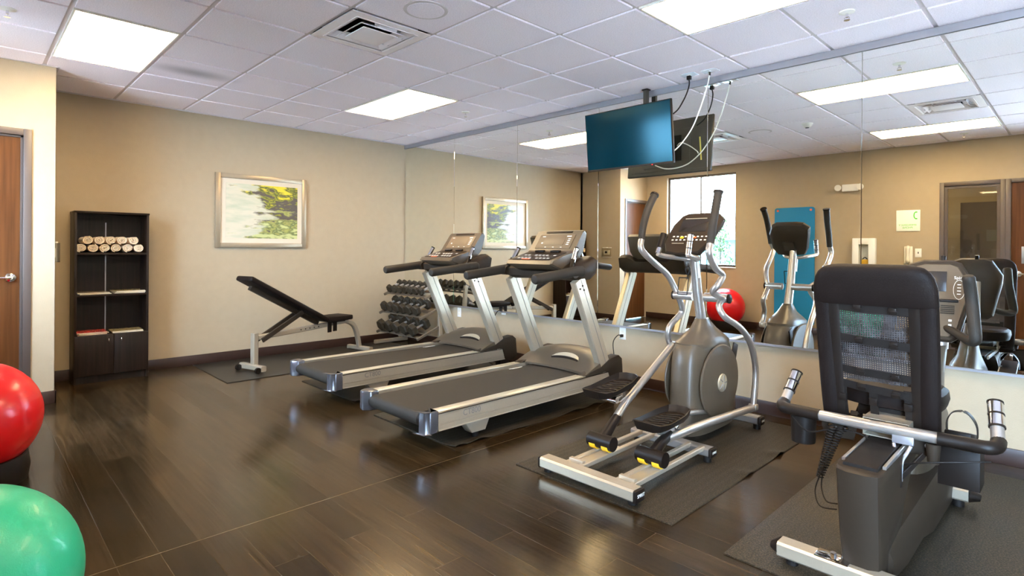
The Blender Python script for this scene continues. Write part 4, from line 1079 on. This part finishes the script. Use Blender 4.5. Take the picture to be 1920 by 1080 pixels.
# housing
def rr(xc,yc,hx,hy,z,n=28,p=3.2):
    out = []
    for k in range(n):
        a = 2*PI*k/n; c_, s_ = math.cos(a), math.sin(a)
        out.append(Vector((xc+hx*math.copysign(abs(c_)**(2/p),c_), yc+hy*math.copysign(abs(s_)**(2/p),s_), z)))
    return out
m = MB(); m.loft([rr(EX,3.76,.115,.325,.06),rr(EX,3.765,.125,.345,.12),rr(EX,3.765,.128,.345,.35),rr(EX,3.75,.122,.32,.52),rr(EX,3.735,.115,.285,.62),rr(EX,3.73,.108,.24,.665)])
m.build('drive_housing','brownplastic',e,ang=50)
m = MB(); m.loft([rr(EX,3.74,.128,.262,.635,p=2.6),rr(EX,3.74,.130,.262,.66,p=2.6),rr(EX,3.745,.105,.20,.70,p=2.4),rr(EX,3.745,.07,.13,.745,p=2.2),rr(EX,3.73,.046,.075,.80,p=2),rr(EX,3.725,.042,.06,.815,p=2)])
m.build('neck_shroud','brownplastic',e,ang=50)
for s in (-1,1):
    xd = EX+s*.124
    MB().lathe([(0,0),(.245,0),(.250,.006),(.242,.014),(.17,.020),(0,.022)] if s > 0 else [(0,0),(.245,0),(.250,-.006),(.242,-.014),(.17,-.020),(0,-.022)],(xd,3.735,.395),'x',56).xf(Matrix.Translation((0,3.735,0)) @ Matrix.Diagonal((1,1.12,1,1)) @ Matrix.Translation((0,-3.735,0))).build('crank_disc','brownplastic',e)
    bd_ = MB().lathe([(0,0),(.062,0),(.060,.008),(.035,.010),(0,.010)] if s > 0 else [(0,0),(.062,0),(.060,-.008),(.035,-.010),(0,-.010)],(xd+s*.021,3.735,.385),'x',36).build('hub_badge','rail',e)
    m = MB()
    for k in range(5): a = k*2*PI/5; m.box((xd+s*.032,3.735+math.cos(a)*.034,.385+math.sin(a)*.034),(.003,.04,.007),0,rotm(a))
    m.build('badge_spokes','greyprint',bd_)
MB().box((EX+.120,3.98,.565),(.012,.07,.12),.004,rotm(-.35)).build('side_vent','black',e)
MB().tube([(EX,3.725,.78),(EX,3.66,1.0),(EX,3.60,1.30)],[.036,.034,.03],18).build('mast','tube',e)
MB().box((EX+.034,3.605,1.17),(.004,.03,.14),.001,rotm(.2)).build('mast_label','whiteprint',e)
m = MB(); bx, by, bz = EX-.055, 3.60, 1.04
for dx in (-.035,.035): m.tube([(bx+dx,by-.03,bz+.06),(bx+dx,by-.05,bz-.055)],.0035,6)
for dz in (.06,-.055): m.tube([(bx-.035,by-.03 if dz > 0 else by-.05,bz+dz),(bx+.035,by-.03 if dz > 0 else by-.05,bz+dz)],.0035,6)
m.tube([(bx+.03,by-.02,bz+.14),(bx+.015,by-.035,bz+.12),(bx+.03,by-.03,bz+.08),(bx+.045,by-.03,bz+.12),(bx+.03,by-.02,bz+.14)],.0045,6,3); m.build('bottle_cage','black',e)
# crossbar pivot
MB().cyl((EX-.055,3.705,.965),(EX-.20,3.705,.965),.030,20).build('pivot_tube','tube',e)
MB().cyl((EX+.03,3.705,.965),(EX+.20,3.705,.965),.030,20).build('pivot_tube','tube',e)
for s in (-1,1): MB().lathe([(0,0),(.032,0),(.032,s*.012),(.02,s*.018),(0,s*.018)],(EX+s*.20,3.705,.965),'x',20).build('pivot_cap','black',e)
# swinging arms: right
def sarm(up, low, grip, nm):
    a = MB().tube(up,.0215,14,6).build('arm_lever','tube',e)
    MB().tube(low,.0215,14,6).build('lower_link','tube',e)
    MB().tube(grip,[.024,.0255,.0265,.0265],16,5).build('hand_grip','foam',e)
    b = vec(grip[-1]); d = (b-vec(grip[-2])).normalized()
    MB().tube([b,b+d*.012],.031,16).build('grip_cap','black',e)
sarm([(-1.67,3.37,1.335),(-1.665,3.345,1.27),(-1.665,3.43,1.18),(-1.665,3.53,1.13),(-1.67,3.48,1.07),(-1.715,3.50,1.02),(-1.735,3.66,.975),(-1.735,3.705,.965)],
     [(-1.735,3.705,.965),(-1.74,3.64,.92),(-1.70,3.64,.85),(-1.665,3.79,.77),(-1.655,3.93,.66),(-1.655,4.015,.52),(-1.655,4.035,.40),(-1.655,4.00,.20)],
     [(-1.67,3.37,1.33),(-1.67,3.40,1.45),(-1.67,3.44,1.56),(-1.668,3.47,1.66)],'r')
sarm([(-2.185,3.39,1.365),(-2.17,3.37,1.29),(-2.15,3.50,1.20),(-2.13,3.64,1.115),(-2.105,3.70,1.02),(-2.085,3.71,.965)],
     [(-2.085,3.705,.965),(-2.085,3.76,.90),(-2.10,3.79,.83),(-2.13,3.68,.735),(-2.14,3.68,.65),(-2.14,3.72,.60)],
     [(-2.185,3.39,1.36),(-2.19,3.42,1.46),(-2.19,3.48,1.58),(-2.19,3.56,1.68)],'l')
# fixed handlebar with pulse grips
MB().tube([(-2.055,3.39,1.265),(-2.04,3.44,1.25),(-1.98,3.56,1.235),(EX,3.61,1.225),(-1.83,3.52,1.235),(-1.795,3.36,1.25),(-1.795,3.32,1.262)],.0165,14,6).build('fixed_handlebar','tube',e)
for x, ya, za, yb, zb in ((-2.055,3.39,1.265,3.465,1.40),(-1.795,3.32,1.262,3.35,1.395)):
    a, b = Vector((x,ya,za)), Vector((x,yb,zb)); d = (b-a)
    g = MB().tube([a,b],.0185,14).build('pulse_grip','chrome',e)
    m = MB()
    for f_ in (.30,.62,.98): m.cyl(a+d*(f_-.02),a+d*(f_+.02),.0205,14)
    if x < -2: m.tube([a+d*.32,b],.022,14)
    m.build('grip_band','black',g)
# console
cn = Vector((0,-.78,.62)).normalized(); ca = Vector((0,.62,.78)).normalized(); co = Vector((-1.925,3.63,1.405))
Rc = Matrix(((1,0,0),(0,ca.y,cn.y),(0,ca.z,cn.z)))
Rc = Matrix(((1,ca.x,cn.x),(0,ca.y,cn.y),(0,ca.z,cn.z)))
out = [(-.168,.06),(-.125,.150),(-.08,.175),(.09,.175),(.150,.165),(.195,.12),(.185,.06),(.135,-.12),(.10,-.18),(-.05,-.195),(-.14,-.18),(-.175,-.10)]
m = MB(); secs = []
for h, k in ((-.05,.72),(-.03,.93),(-.005,1.0),(.012,1.0),(.022,.96)):
    secs.append([Vector((p[0]*k,p[1]*k,h)) for p in out])
m.loft(secs)
for v in m.bm.verts: v.co = Rc @ v.co + co
m.build('console','dkgrey',e,ang=30)
def onC(x,u,h): return co+Rc@Vector((x,u,h))
dpn = MB().box(onC(0.0,.055,.0235),(.20,.11,.004),.001,Rc).build('display','lcd',e)
MB().box(onC(-.005,.118,.0235),(.16,.005,.003),0,Rc).build('display_trim','rail',dpn)
for r_ in range(2):
    for k in range(9):
        if k != 4: MB().box(onC(-.12+.030*k,-.045-.030*r_,.0235),(.014,.009,.003),0,Rc).build('key','whiteprint',e)
MB().box(onC(-.055,-.055,.025),(.026,.018,.004),.003,Rc).build('start_key','yellow',e)
MB().box(onC(.04,-.055,.025),(.022,.014,.004),.003,Rc).build('stop_key','orange',e)
MB().box(onC(-.07,-.105,.0235),(.09,.004,.003),0,Rc).build('lower_trim','rail',e)
MB().box(onC(0,-.05,-.045),(.10,.10,.05),.01,Rc).build('console_socket','dkgrey',e)
# pedal arms
def pedal(c, pitch, nm):
    m = MB(); outl = [(-.055,-.205),(.055,-.205),(.088,-.17),(.098,-.08),(.094,.09),(.07,.19),(.03,.215),(-.03,.215),(-.07,.19),(-.094,.09),(-.098,-.08),(-.088,-.17)]
    def ring(k, h, lift=0): return [Vector((p[0]*k,p[1]*k,h+lift*max(0,1-abs(p[1]+.03)/.2)*(1 if abs(p[0]) > .06 else 0)-lift*.3*(p[1] < -.19))) for p in outl]
    m.loft([ring(.80,-.022),ring(.93,-.014),ring(1.0,.010,-.010),ring(1.04,.034,-.022),ring(1.0,.037,-.022),ring(.92,.008,-.004),ring(.88,.000)])
    R = rotm(pitch)
    for v in m.bm.verts: v.co = R @ v.co + vec(c)
    pd = m.build('pedal','black',e)
    m = MB()
    for k in range(7):
        y = -.13+.042*k; m.tube([vec(c)+R@Vector((x,y+.02*math.sin(x*40),.004)) for x in (-.06,-.03,0,.03,.06)],.0035,6)
    m.build('tread_ridges','dkgrey',pd)
    return pd
def roller(x, y, z):
    m = MB().cyl((x-.085,y,z),(x+.085,y,z),.043,24); m.build('roller_cover','black',e)
    for dx in (-.045,.045): MB().cyl((x+dx-.022,y-.004,z-.006),(x+dx+.022,y-.004,z-.006),.037,22).xf(Matrix.Translation((0,0,-.008))).build('roller','yellow',e)
roller(RR,2.74,.150); roller(RL,2.74,.150)
MB().tube([(RR,2.76,.165),(RR,2.84,.205),(-1.70,2.95,.225)],[.035,.03,.024],14,4).build('arm_knuckle','black',e)
MB().tube([(-1.69,2.90,.212),(-1.67,3.30,.215),(-1.655,4.00,.185)],.0245,14,4).build('pedal_arm','tube',e)
MB().tube([(-1.76,3.10,.205),(-1.80,3.28,.245),(-1.80,3.42,.235),(-1.80,3.62,.20)],.018,12,5).build('crank_link','tube',e)
MB().box((-1.655,4.0,.19),(.06,.05,.05),.012).build('arm_joint','tube',e)
pd = pedal((-1.745,2.945,.295),math.radians(2),'r'); MB().box((-1.72,2.94,.255),(.05,.12,.06),.006).build('pedal_bracket','tube',e)
MB().tube([(RL,2.76,.165),(RL,2.83,.22),(-2.03,2.90,.27)],[.035,.03,.024],14,4).build('arm_knuckle','black',e)
MB().tube([(-2.03,2.89,.265),(-2.05,3.02,.33),(-2.08,3.18,.375),(-2.12,3.70,.60)],.0245,14,4).build('pedal_arm','tube',e)
pedal((-2.10,2.93,.425),math.radians(6),'l')
MB().box((-2.07,2.95,.375),(.05,.12,.07),.006).cyl((-2.16,2.88,.37),(-2.02,2.88,.37),.02,16).build('pedal_bracket','chrome',e)
MB().box((-2.13,3.71,.60),(.06,.05,.05),.012).build('arm_joint','tube',e)

# ------------------------------------------------------------ recumbent bike
KX = -.61
k_ = thing('recumbent_bike','black recumbent exercise bike with mesh seat back at the right','exercise bike',(KX,3.0,0))
b_ = k_
MB().bar([(-.90,2.455,.062),(-.28,2.455,.062)],.08,.06).build('rear_stabiliser','silver',b_)
for s, x in ((-1,-.912),(1,-.268)):
    MB().tube([(x+s*-.012,2.455,.062),(x+s*.02,2.455,.058)],[.045,.022],12,sq=(.75,1)).build('end_cap','black',b_)
    MB().cyl((x-s*.06,2.455,.007),(x-s*.06,2.455,.04),.024,14).build('levelling_foot','rubber',b_)
MB().box((-.70,2.455,.0935),(.12,.07,.005),.001).cyl((-.70,2.455,.093),(-.70,2.455,.112),.012,6).build('rear_bolt','chrome',b_)
MB().bar([(-.85,3.63,.075),(-.42,3.63,.075)],.08,.062).build('front_stabiliser','silver',b_)
for s, x in ((-1,-.865),(1,-.405)):
    MB().tube([(x+s*-.012,3.63,.075),(x+s*.03,3.63,.07)],[.046,.02],12,sq=(.8,1)).build('end_cap','black',b_)
    MB().cyl((x-s*.06,3.63,.007),(x-s*.06,3.63,.05),.026,14).build('levelling_foot','rubber',b_)
    MB().cyl((x-s*.05,3.63,.10),(x-s*.05,3.63,.15),.018,12).lathe([(0,.15),(.03,.15),(.03,.162),(0,.166)],(x-s*.05,3.63,0),'z',12).build('transport_knob','black',b_)
# rear pillar + low beam (one moulded cover)
def ksec(y, z0, z1, hw0, hw1, n=4):
    return [Vector((KX-hw0,y,z0)),Vector((KX+hw0,y,z0)),Vector((KX+hw1,y,z0+(z1-z0)*.6)),Vector((KX+hw1*.97,y,z1)),Vector((KX-hw1*.97,y,z1)),Vector((KX-hw1,y,z0+(z1-z0)*.6))]
m = MB(); secs = []
for z, ya, yb, w in ((.02,2.475,2.70,.066),(.08,2.46,2.72,.070),(.16,2.445,2.76,.074),(.25,2.43,2.82,.076),(.33,2.42,2.90,.077),(.39,2.41,3.00,.078),(.43,2.405,3.10,.079),(.462,2.40,3.18,.080),(.468,2.41,3.18,.076)):
    q = [(-w*.85,ya+.010),(-w*.4,ya-.008),(w*.4,ya-.008),(w*.85,ya+.010),(w,ya+.04),(w,yb-.02),(w*.8,yb),(-w*.8,yb),(-w,yb-.02),(-w,ya+.04)]
    secs.append([Vector((KX+a,b,z+(.035 if (b < 2.47 and z > .45) else 0)*0)) for a,b in q])
m.loft(secs); m.build('rear_pillar','dkgrey',b_,ang=40)
m = MB(); m.loft([[Vector((KX+a*w,y,z+h*c)) for a,c in ((-1,0),(1,0),(1.05,.55),(.75,1),(-.75,1),(-1.05,.55))] for y,z,w,h in ((2.56,.03,.085,.13),(2.75,.03,.10,.14),(3.05,.03,.10,.145),(3.15,.03,.12,.18),(3.7,.03,.125,.2),(3.95,.04,.09,.16))])
m.build('low_beam','dkgrey',b_,ang=30)
MB().bar([(KX,2.45,.471),(KX,3.55,.500)],.115,.018).build('seat_rail','rubber',b_)
for s in (-1,1): MB().bar([(KX+s*.069,2.50,.468),(KX+s*.069,3.5,.492)],.012,.024).build('rail_edge','tube',b_)
# front housing
m = MB(); m.loft([rr(KX-.03,3.66,.095,.36,.10,p=3),rr(KX-.03,3.66,.105,.37,.22,p=3),rr(KX-.03,3.68,.105,.35,.40,p=3),rr(KX-.03,3.70,.09,.28,.47,p=2.6),rr(KX-.01,3.79,.066,.17,.54,p=2.3),rr(KX+.0,3.86,.052,.09,.63,p=2),rr(KX+.02,3.88,.042,.06,.78,p=2)])
m.build('drive_housing','brownplastic',b_,ang=50)
MB().tube([(KX+.03,3.88,.76),(-.575,3.92,.98),(-.575,3.90,1.08)],[.036,.034,.034],16).build('mast','tube',b_)
# front handlebar
MB().tube([(-.575,3.80,.90),(-.50,3.72,.875),(-.43,3.62,.85),(-.395,3.565,.86),(-.40,3.575,.93),(-.415,3.62,1.05),(-.425,3.59,1.165)],[.019,.02,.022,.026,.027,.027,.027],16,6,round_end=True).build('front_handlebar','foam',b_)
MB().tube([(-.575,3.80,.90),(-.65,3.72,.875),(-.72,3.62,.85),(-.755,3.565,.86),(-.75,3.575,.93),(-.735,3.62,1.05),(-.725,3.59,1.165)],[.019,.02,.022,.026,.027,.027,.027],16,6,round_end=True).build('front_handlebar','foam',b_)
# console
kn = Vector((0,-.97,.24)).normalized(); ka = Vector((0,.24,.97)).normalized(); ko = Vector((-.588,3.80,1.03))
Rk = Matrix(((1,ka.x,kn.x),(0,ka.y,kn.y),(0,ka.z,kn.z)))
ko_out = [(-.13,.19),(-.06,.215),(.06,.215),(.10,.20),(.155,.10),(.15,.04),(.10,-.19),(.07,-.215),(-.07,-.215),(-.10,-.19),(-.15,.04),(-.155,.10)]
m = MB(); m.loft([[Rk@Vector((a*k,b*k,h))+ko for a,b in ko_out] for h,k in ((-.09,.62),(-.065,.9),(-.03,1.03),(.0,1.04),(.014,.99))]); m.build('console','dkgrey',b_,ang=32)
m = MB(); m.loft([[Rk@Vector((a*k,b*k-.002,h))+ko for a,b in ko_out] for h,k in ((.012,.93),(.020,.90))]); fp = m.build('console_face','brownplastic',b_,ang=30)
def onK(x,u,h): return ko+Rk@Vector((x,u,h))
text('Spirit',.022,onK(.100,.122,.0205),Rk,'whiteprint','face_lettering',fp)
MB().box(onK(-.02,.10,.0215),(.13,.11,.004),.001,Rk).build('display','lcd',fp)
MB().box(onK(0,-.005,.026),(.20,.014,.02),.004,Rk).build('book_rest','black',fp)
m = MB()
for k in range(4): m.box(onK(.10,.085-.017*k,.0215),(.016,.004,.003),0,Rk)
for k in range(3): m.box(onK(.068,-.11-.025*k,.0215),(.014,.011,.003),.002,Rk).box(onK(0,-.11-.025*k,.0215),(.014,.011,.003),.002,Rk)
m.tube([onK(.10+.024*math.cos(a),.058+.052*math.sin(a),.0215) for a in [i*2*PI/20 for i in range(20)]],.0012,5,closed=True)
m.build('face_marks','whiteprint',fp)
m = MB()
for k in range(5): m.box(onK(.055,-.032-.010*k,.0225),(.06,.004,.004),0,Rk)
m.build('speaker_slots','black',fp)
MB().tube([onK(.02,.215,-.02),onK(.02,.25,-.02)],.012,12).build('sensor_stub','black',b_)
# cranks and pedals
MB().cyl((KX-.16,3.52,.36),(KX+.16,3.52,.36),.03,20).build('crank_axle','black',b_)
def crank(s, dy, dz):
    x = KX+s*.128; py_, pz_ = 3.52+dy, .36+dz
    cr = MB().bar([(x,3.52,.36),(x+s*.01,py_,pz_)],.016,.034,upv=(0,-dz or 1,dy or .01)).build('crank_arm','tube',b_)
    MB().cyl((x,py_,pz_),(x+s*.08,py_,pz_),.011,12).build('pedal_axle','chrome',cr)
    xp = x+s*.055
    pd = MB().box((xp,py_,pz_),(.10,.25,.028),.008,rotm(-.25)).build('pedal','black',b_)
    MB().tube([(xp-.055,py_,pz_),(xp-.055,py_,pz_+.06),(xp-.03,py_,pz_+.105),(xp+.02,py_,pz_+.11),(xp+.055,py_,pz_+.06),(xp+.06,py_,pz_)],.016,10,5,sq=(.16,1.6),upv=(1,0,.01)).build('pedal_strap','rubber',pd)
crank(1,-.10,.06); crank(-1,.10,-.06)
# seat carriage, U tube and hand grips
MB().box((KX,2.83,.605),(.20,.10,.10),.0).build('carriage_core','black',b_) if False else None
m = MB()
for (a0,a1,c0,c1) in ((KX-.085,KX+.085,.494,.498),(KX-.085,KX+.085,.566,.570),(KX-.085,KX-.081,.498,.566),(KX+.081,KX+.085,.498,.566),(KX-.01,KX+.081,.535,.538),(KX-.01,KX+.081,.548,.551)): m.b2((a0,2.83,c0),(a1,3.05,c1))
m.build('seat_carriage','silver',b_)
TY = 2.80
MB().tube([(-.90,TY,.548),(-.64,TY-.008,.548),(-.38,TY,.548)],.0235,18,6).build('cross_tube','tube',b_)
for s in (-1,1):
    xe = -.64+s*.32
    MB().tube([(-.64+s*.215,TY-.008,.548),(-.64+s*.30,TY,.548),(-.64+s*.365,TY+.002,.548),(-.64+s*.392,TY+.028,.551),(-.64+s*.395,TY+.07,.562)],[.0262]*5,16,5).build('arm_bend','black',b_)
    a, b = Vector((-.64+s*.395,TY+.06,.555)), Vector((-.64+s*.375,TY+.17,.69))
    g = MB().tube([a,a+(b-a)*.45],.0225,16).build('grip_tube','tube',b_)
    MB().tube([a+(b-a)*.40,b],.026,16).build('pulse_grip','chrome',b_)
    m = MB()
    for f_ in (.40,.70,1.0): m.cyl(a+(b-a)*(f_-.02),a+(b-a)*(f_+.02),.0275,16)
    m.build('grip_band','black',g)
    # bracket under the tube
    x = -.64+s*.15
    br = MB().prism([(x-.075,.53),(x+.075,.53),(x+.06,.455),(x-.06,.455)],'y',2.835,2.842).build('tube_bracket','dkgrey',b_)
    m = MB()
    for dx in (-.03,.03): m.lathe([(0,0),(.012,0),(.012,-.008),(0,-.008)],(x+dx,2.835,.50),'y',12)
    m.build('bracket_bolts','chrome',br)
MB().lathe([(0,0),(.052,0),(.056,.13),(.05,.13),(.047,.01),(0,.01)],(-.955,2.885,.385),'z',24).build('cup_holder','black',b_,'round cup holder under the left arm')
m = MB(); x0,x1,y0,y1,z0,z1 = -.435,-.300,2.87,3.00,.345,.50
m.b2((x0,y0,z0),(x1,y0+.005,z1),.002).b2((x0,y1-.005,z0),(x1,y1,z1),.002).b2((x0,y0+.005,z0),(x0+.005,y1-.005,z1)).b2((x1-.005,y0+.005,z0),(x1,y1-.005,z1)).b2((x0,y0+.005,z0),(x1,y1-.005,z0+.005)); m.build('storage_bin','black',b_,'square storage bin under the right arm')
MB().tube([(-.44,2.81,.52),(-.44,2.81,.44)],[.026,.02],14).build('arm_socket','dkgrey',b_)
m = MB().b2((-.575,2.775,.50),(-.50,2.79,.535),.003); m.tube([(-.567,2.77,.50),(-.558,2.755,.47),(-.548,2.75,.44),(-.545,2.74,.40),(-.545,2.74,.36)],.007,8,4).tube([(-.508,2.77,.50),(-.52,2.755,.47),(-.533,2.75,.44),(-.535,2.74,.40),(-.535,2.74,.36)],.007,8,4); m.build('seat_release_lever','chan',b_)
MB().bar([(-.54,2.735,.43),(-.54,2.735,.34)],.02,.035,upv=(0,1,0)).bar([(-.47,2.80,.47),(-.535,2.74,.375)],.012,.02).build('latch_arm','black',b_)
# coiled cable
m = MB(); N_ = 20
for off in (0,.036):
    pts = []
    for i in range(N_*8+1):
        t_ = i/(N_*8); a = i/8*2*PI
        base = Vector((-.80-.05*t_+off*(1-t_), 2.78, .515-.24*t_))
        pts.append(base+Vector((.0145*math.cos(a),.0145*math.sin(a),0)))
    m.tube(pts,.0034,5)
m.build('coiled_cable','rubber',b_)
MB().tube([(-.85,2.78,.28),(-.85,2.72,.23),(-.80,2.62,.21),(-.72,2.56,.24)],.003,6,5).tube([(-.84,2.78,.28),(-.83,2.74,.24),(-.78,2.64,.23),(-.72,2.57,.26)],.003,6,5).build('cable_ends','rubber',b_)
MB().tube([(-.98,2.80,.52),(-.90,2.77,.47),(-.80,2.78,.50),(-.70,2.80,.50),(-.62,2.80,.46)],.0035,6,5).tube([(-.54,2.76,.42),(-.46,2.72,.46),(-.34,2.74,.49),(-.26,2.79,.50)],.0035,6,5).build('brake_wire','rubber',b_)
# seat cushion
m = MB(); m.loft([rr(-.64,3.12,.20,.19,z,p=3.2) if k == 0 else rr(-.64,3.12,.20*k,.19*k,z,p=3.2) for z,k in ((.59,.8),(.60,.98),(.63,1.02),(.665,1.0),(.68,.9))]); m.build('seat_cushion','vinyl',b_)
MB().b2((-.75,2.97,.545),(-.53,3.25,.595),.01).build('cushion_base','black',b_)
# seat back (reclined a little): local frame u across, v up, n back
SA, SB = Vector((-.655,2.93,.53)), Vector((-.655,2.775,1.235)); sv = (SB-SA).normalized(); sn = Vector((1,0,0)).cross(sv).normalized()  # points toward the rider or back
if sn.y > 0: sn = -sn
SL = (SB-SA).length
Rs = Matrix(((1,sv.x,sn.x),(0,sv.y,sn.y),(0,sv.z,sn.z)))
def onS(u,v,h): return SA+Rs@Vector((u,v,h))
SWd = .229
# padded frame tube around
m = MB()
def col(s):
    x = s*(SWd-.036)
    return MB().tube([onS(x*.96,-.03,.0),onS(x*.985,.15,.005),onS(x,.40,.0),onS(x,SL-.14,-.0),onS(x*.99,SL-.09,0)],.038,16,5,sq=(1.0,.62),upv=(1,0,0))
for s in (-1,1):
    cb = col(s).build('side_bolster','vinyl',b_)
    MB().tube([onS(s*(SWd-.075),.0,.014),onS(s*(SWd-.075),SL-.15,.014)],.012,8,sq=(2.2,.35),upv=(1,0,0)).build('bolster_welt','black',cb)
# headrest hood
m = MB(); hp = []
def hs(v, hw, th):
    out = []; n = 32
    for k in range(n):
        a = 2*PI*k/n; c_, s_ = math.cos(a), math.sin(a); p = 7
        out.append(onS(hw*math.copysign(abs(c_)**(2/p),c_), v, th*math.copysign(abs(s_)**(2/2.4),s_)))
    return out
m.loft([hs(SL-.175,SWd+.002,.026),hs(SL-.165,SWd+.004,.030),hs(SL-.10,SWd+.002,.034),hs(SL-.055,SWd-.008,.036),hs(SL-.03,SWd-.022,.036),hs(SL-.012,SWd-.042,.031),hs(SL-.002,SWd-.072,.02),hs(SL+.002,SWd-.10,.006)])
m.build('headrest','vinyl',b_,ang=50)
mm = MB(); mv0, mv1 = .185, SL-.155
nu, nv = 16, 20; vs, fs = [], []
for j in range(nv+1):
    for i in range(nu+1):
        u = -(SWd-.06)+2*(SWd-.06)*i/nu; v = mv0+(mv1-mv0)*j/nv
        vs.append((u, v, .004*math.sin(u*60+v*25)+.003*math.cos(v*80)-.008))
for j in range(nv):
    for i in range(nu): a = j*(nu+1)+i; fs.append([a,a+1,a+nu+2,a+nu+1])
# built flat in its own frame so that the weave follows the cloth
me = bpy.data.meshes.new('mesh_back'); me.from_pydata([(x,z,y) for x,y,z in vs],[],fs); me.materials.append(M['mesh'])
mo = bpy.data.objects.new('mesh_back',me); COL.objects.link(mo); mo.parent = b_
Rm = Matrix(((1,sn.x,sv.x),(0,sn.y,sv.y),(0,sn.z,sv.z))).to_4x4()
mo.matrix_local = Matrix.Translation(SA-Vector((KX,3.0,0))) @ Rm
mo['label'] = 'open black mesh'
# straps and buckles
for v, dv in ((SL-.185,-.012),(SL-.325,-.028),(SL-.475,-.02),(.178,-.03)):
    st = MB().bar([onS(-(SWd-.06),v,.012),onS(-.06,v-.004+dv*.3,.016),onS(.06,v+dv*.7,.016),onS(SWd-.06,v+dv,.012)],.036,.0025,upv=tuple(sn)).build('strap','rubber',b_)
    for u in (-.055,.075): MB().box(onS(u,v+dv*(.3 if u < 0 else .75),.022),(.030,.030,.010),.003,Rs).box(onS(u,v+dv*(.3 if u < 0 else .75),.029),(.036,.006,.005),.001,Rs).build('buckle','black',st)
for u in (-.135,-.015,.115):
    st = MB().bar([onS(u,.175,.010),onS(u+.002,.08,.012),onS(u+.004,-.01,.005)],.032,.0025,upv=tuple(sn)).build('strap','rubber',b_)
    MB().box(onS(u+.001,.105,.02),(.032,.034,.010),.003,Rs).build('buckle','black',st)
MB().bar([onS(-(SWd-.05),.0,.0),onS(SWd-.05,.0,.0)],.02,.05,upv=tuple(sn)).build('lower_crossbar','black',b_)
MB().bar([onS(-.10,.02,-.01),onS(-.10,-.02,-.06),(-.74,3.0,.57)],.02,.03,upv=(1,0,0)).build('seat_hinge','black',b_)
MB().bar([onS(.10,.02,-.01),onS(.10,-.02,-.06),(-.54,3.0,.57)],.02,.03,upv=(1,0,0)).build('seat_hinge','black',b_)
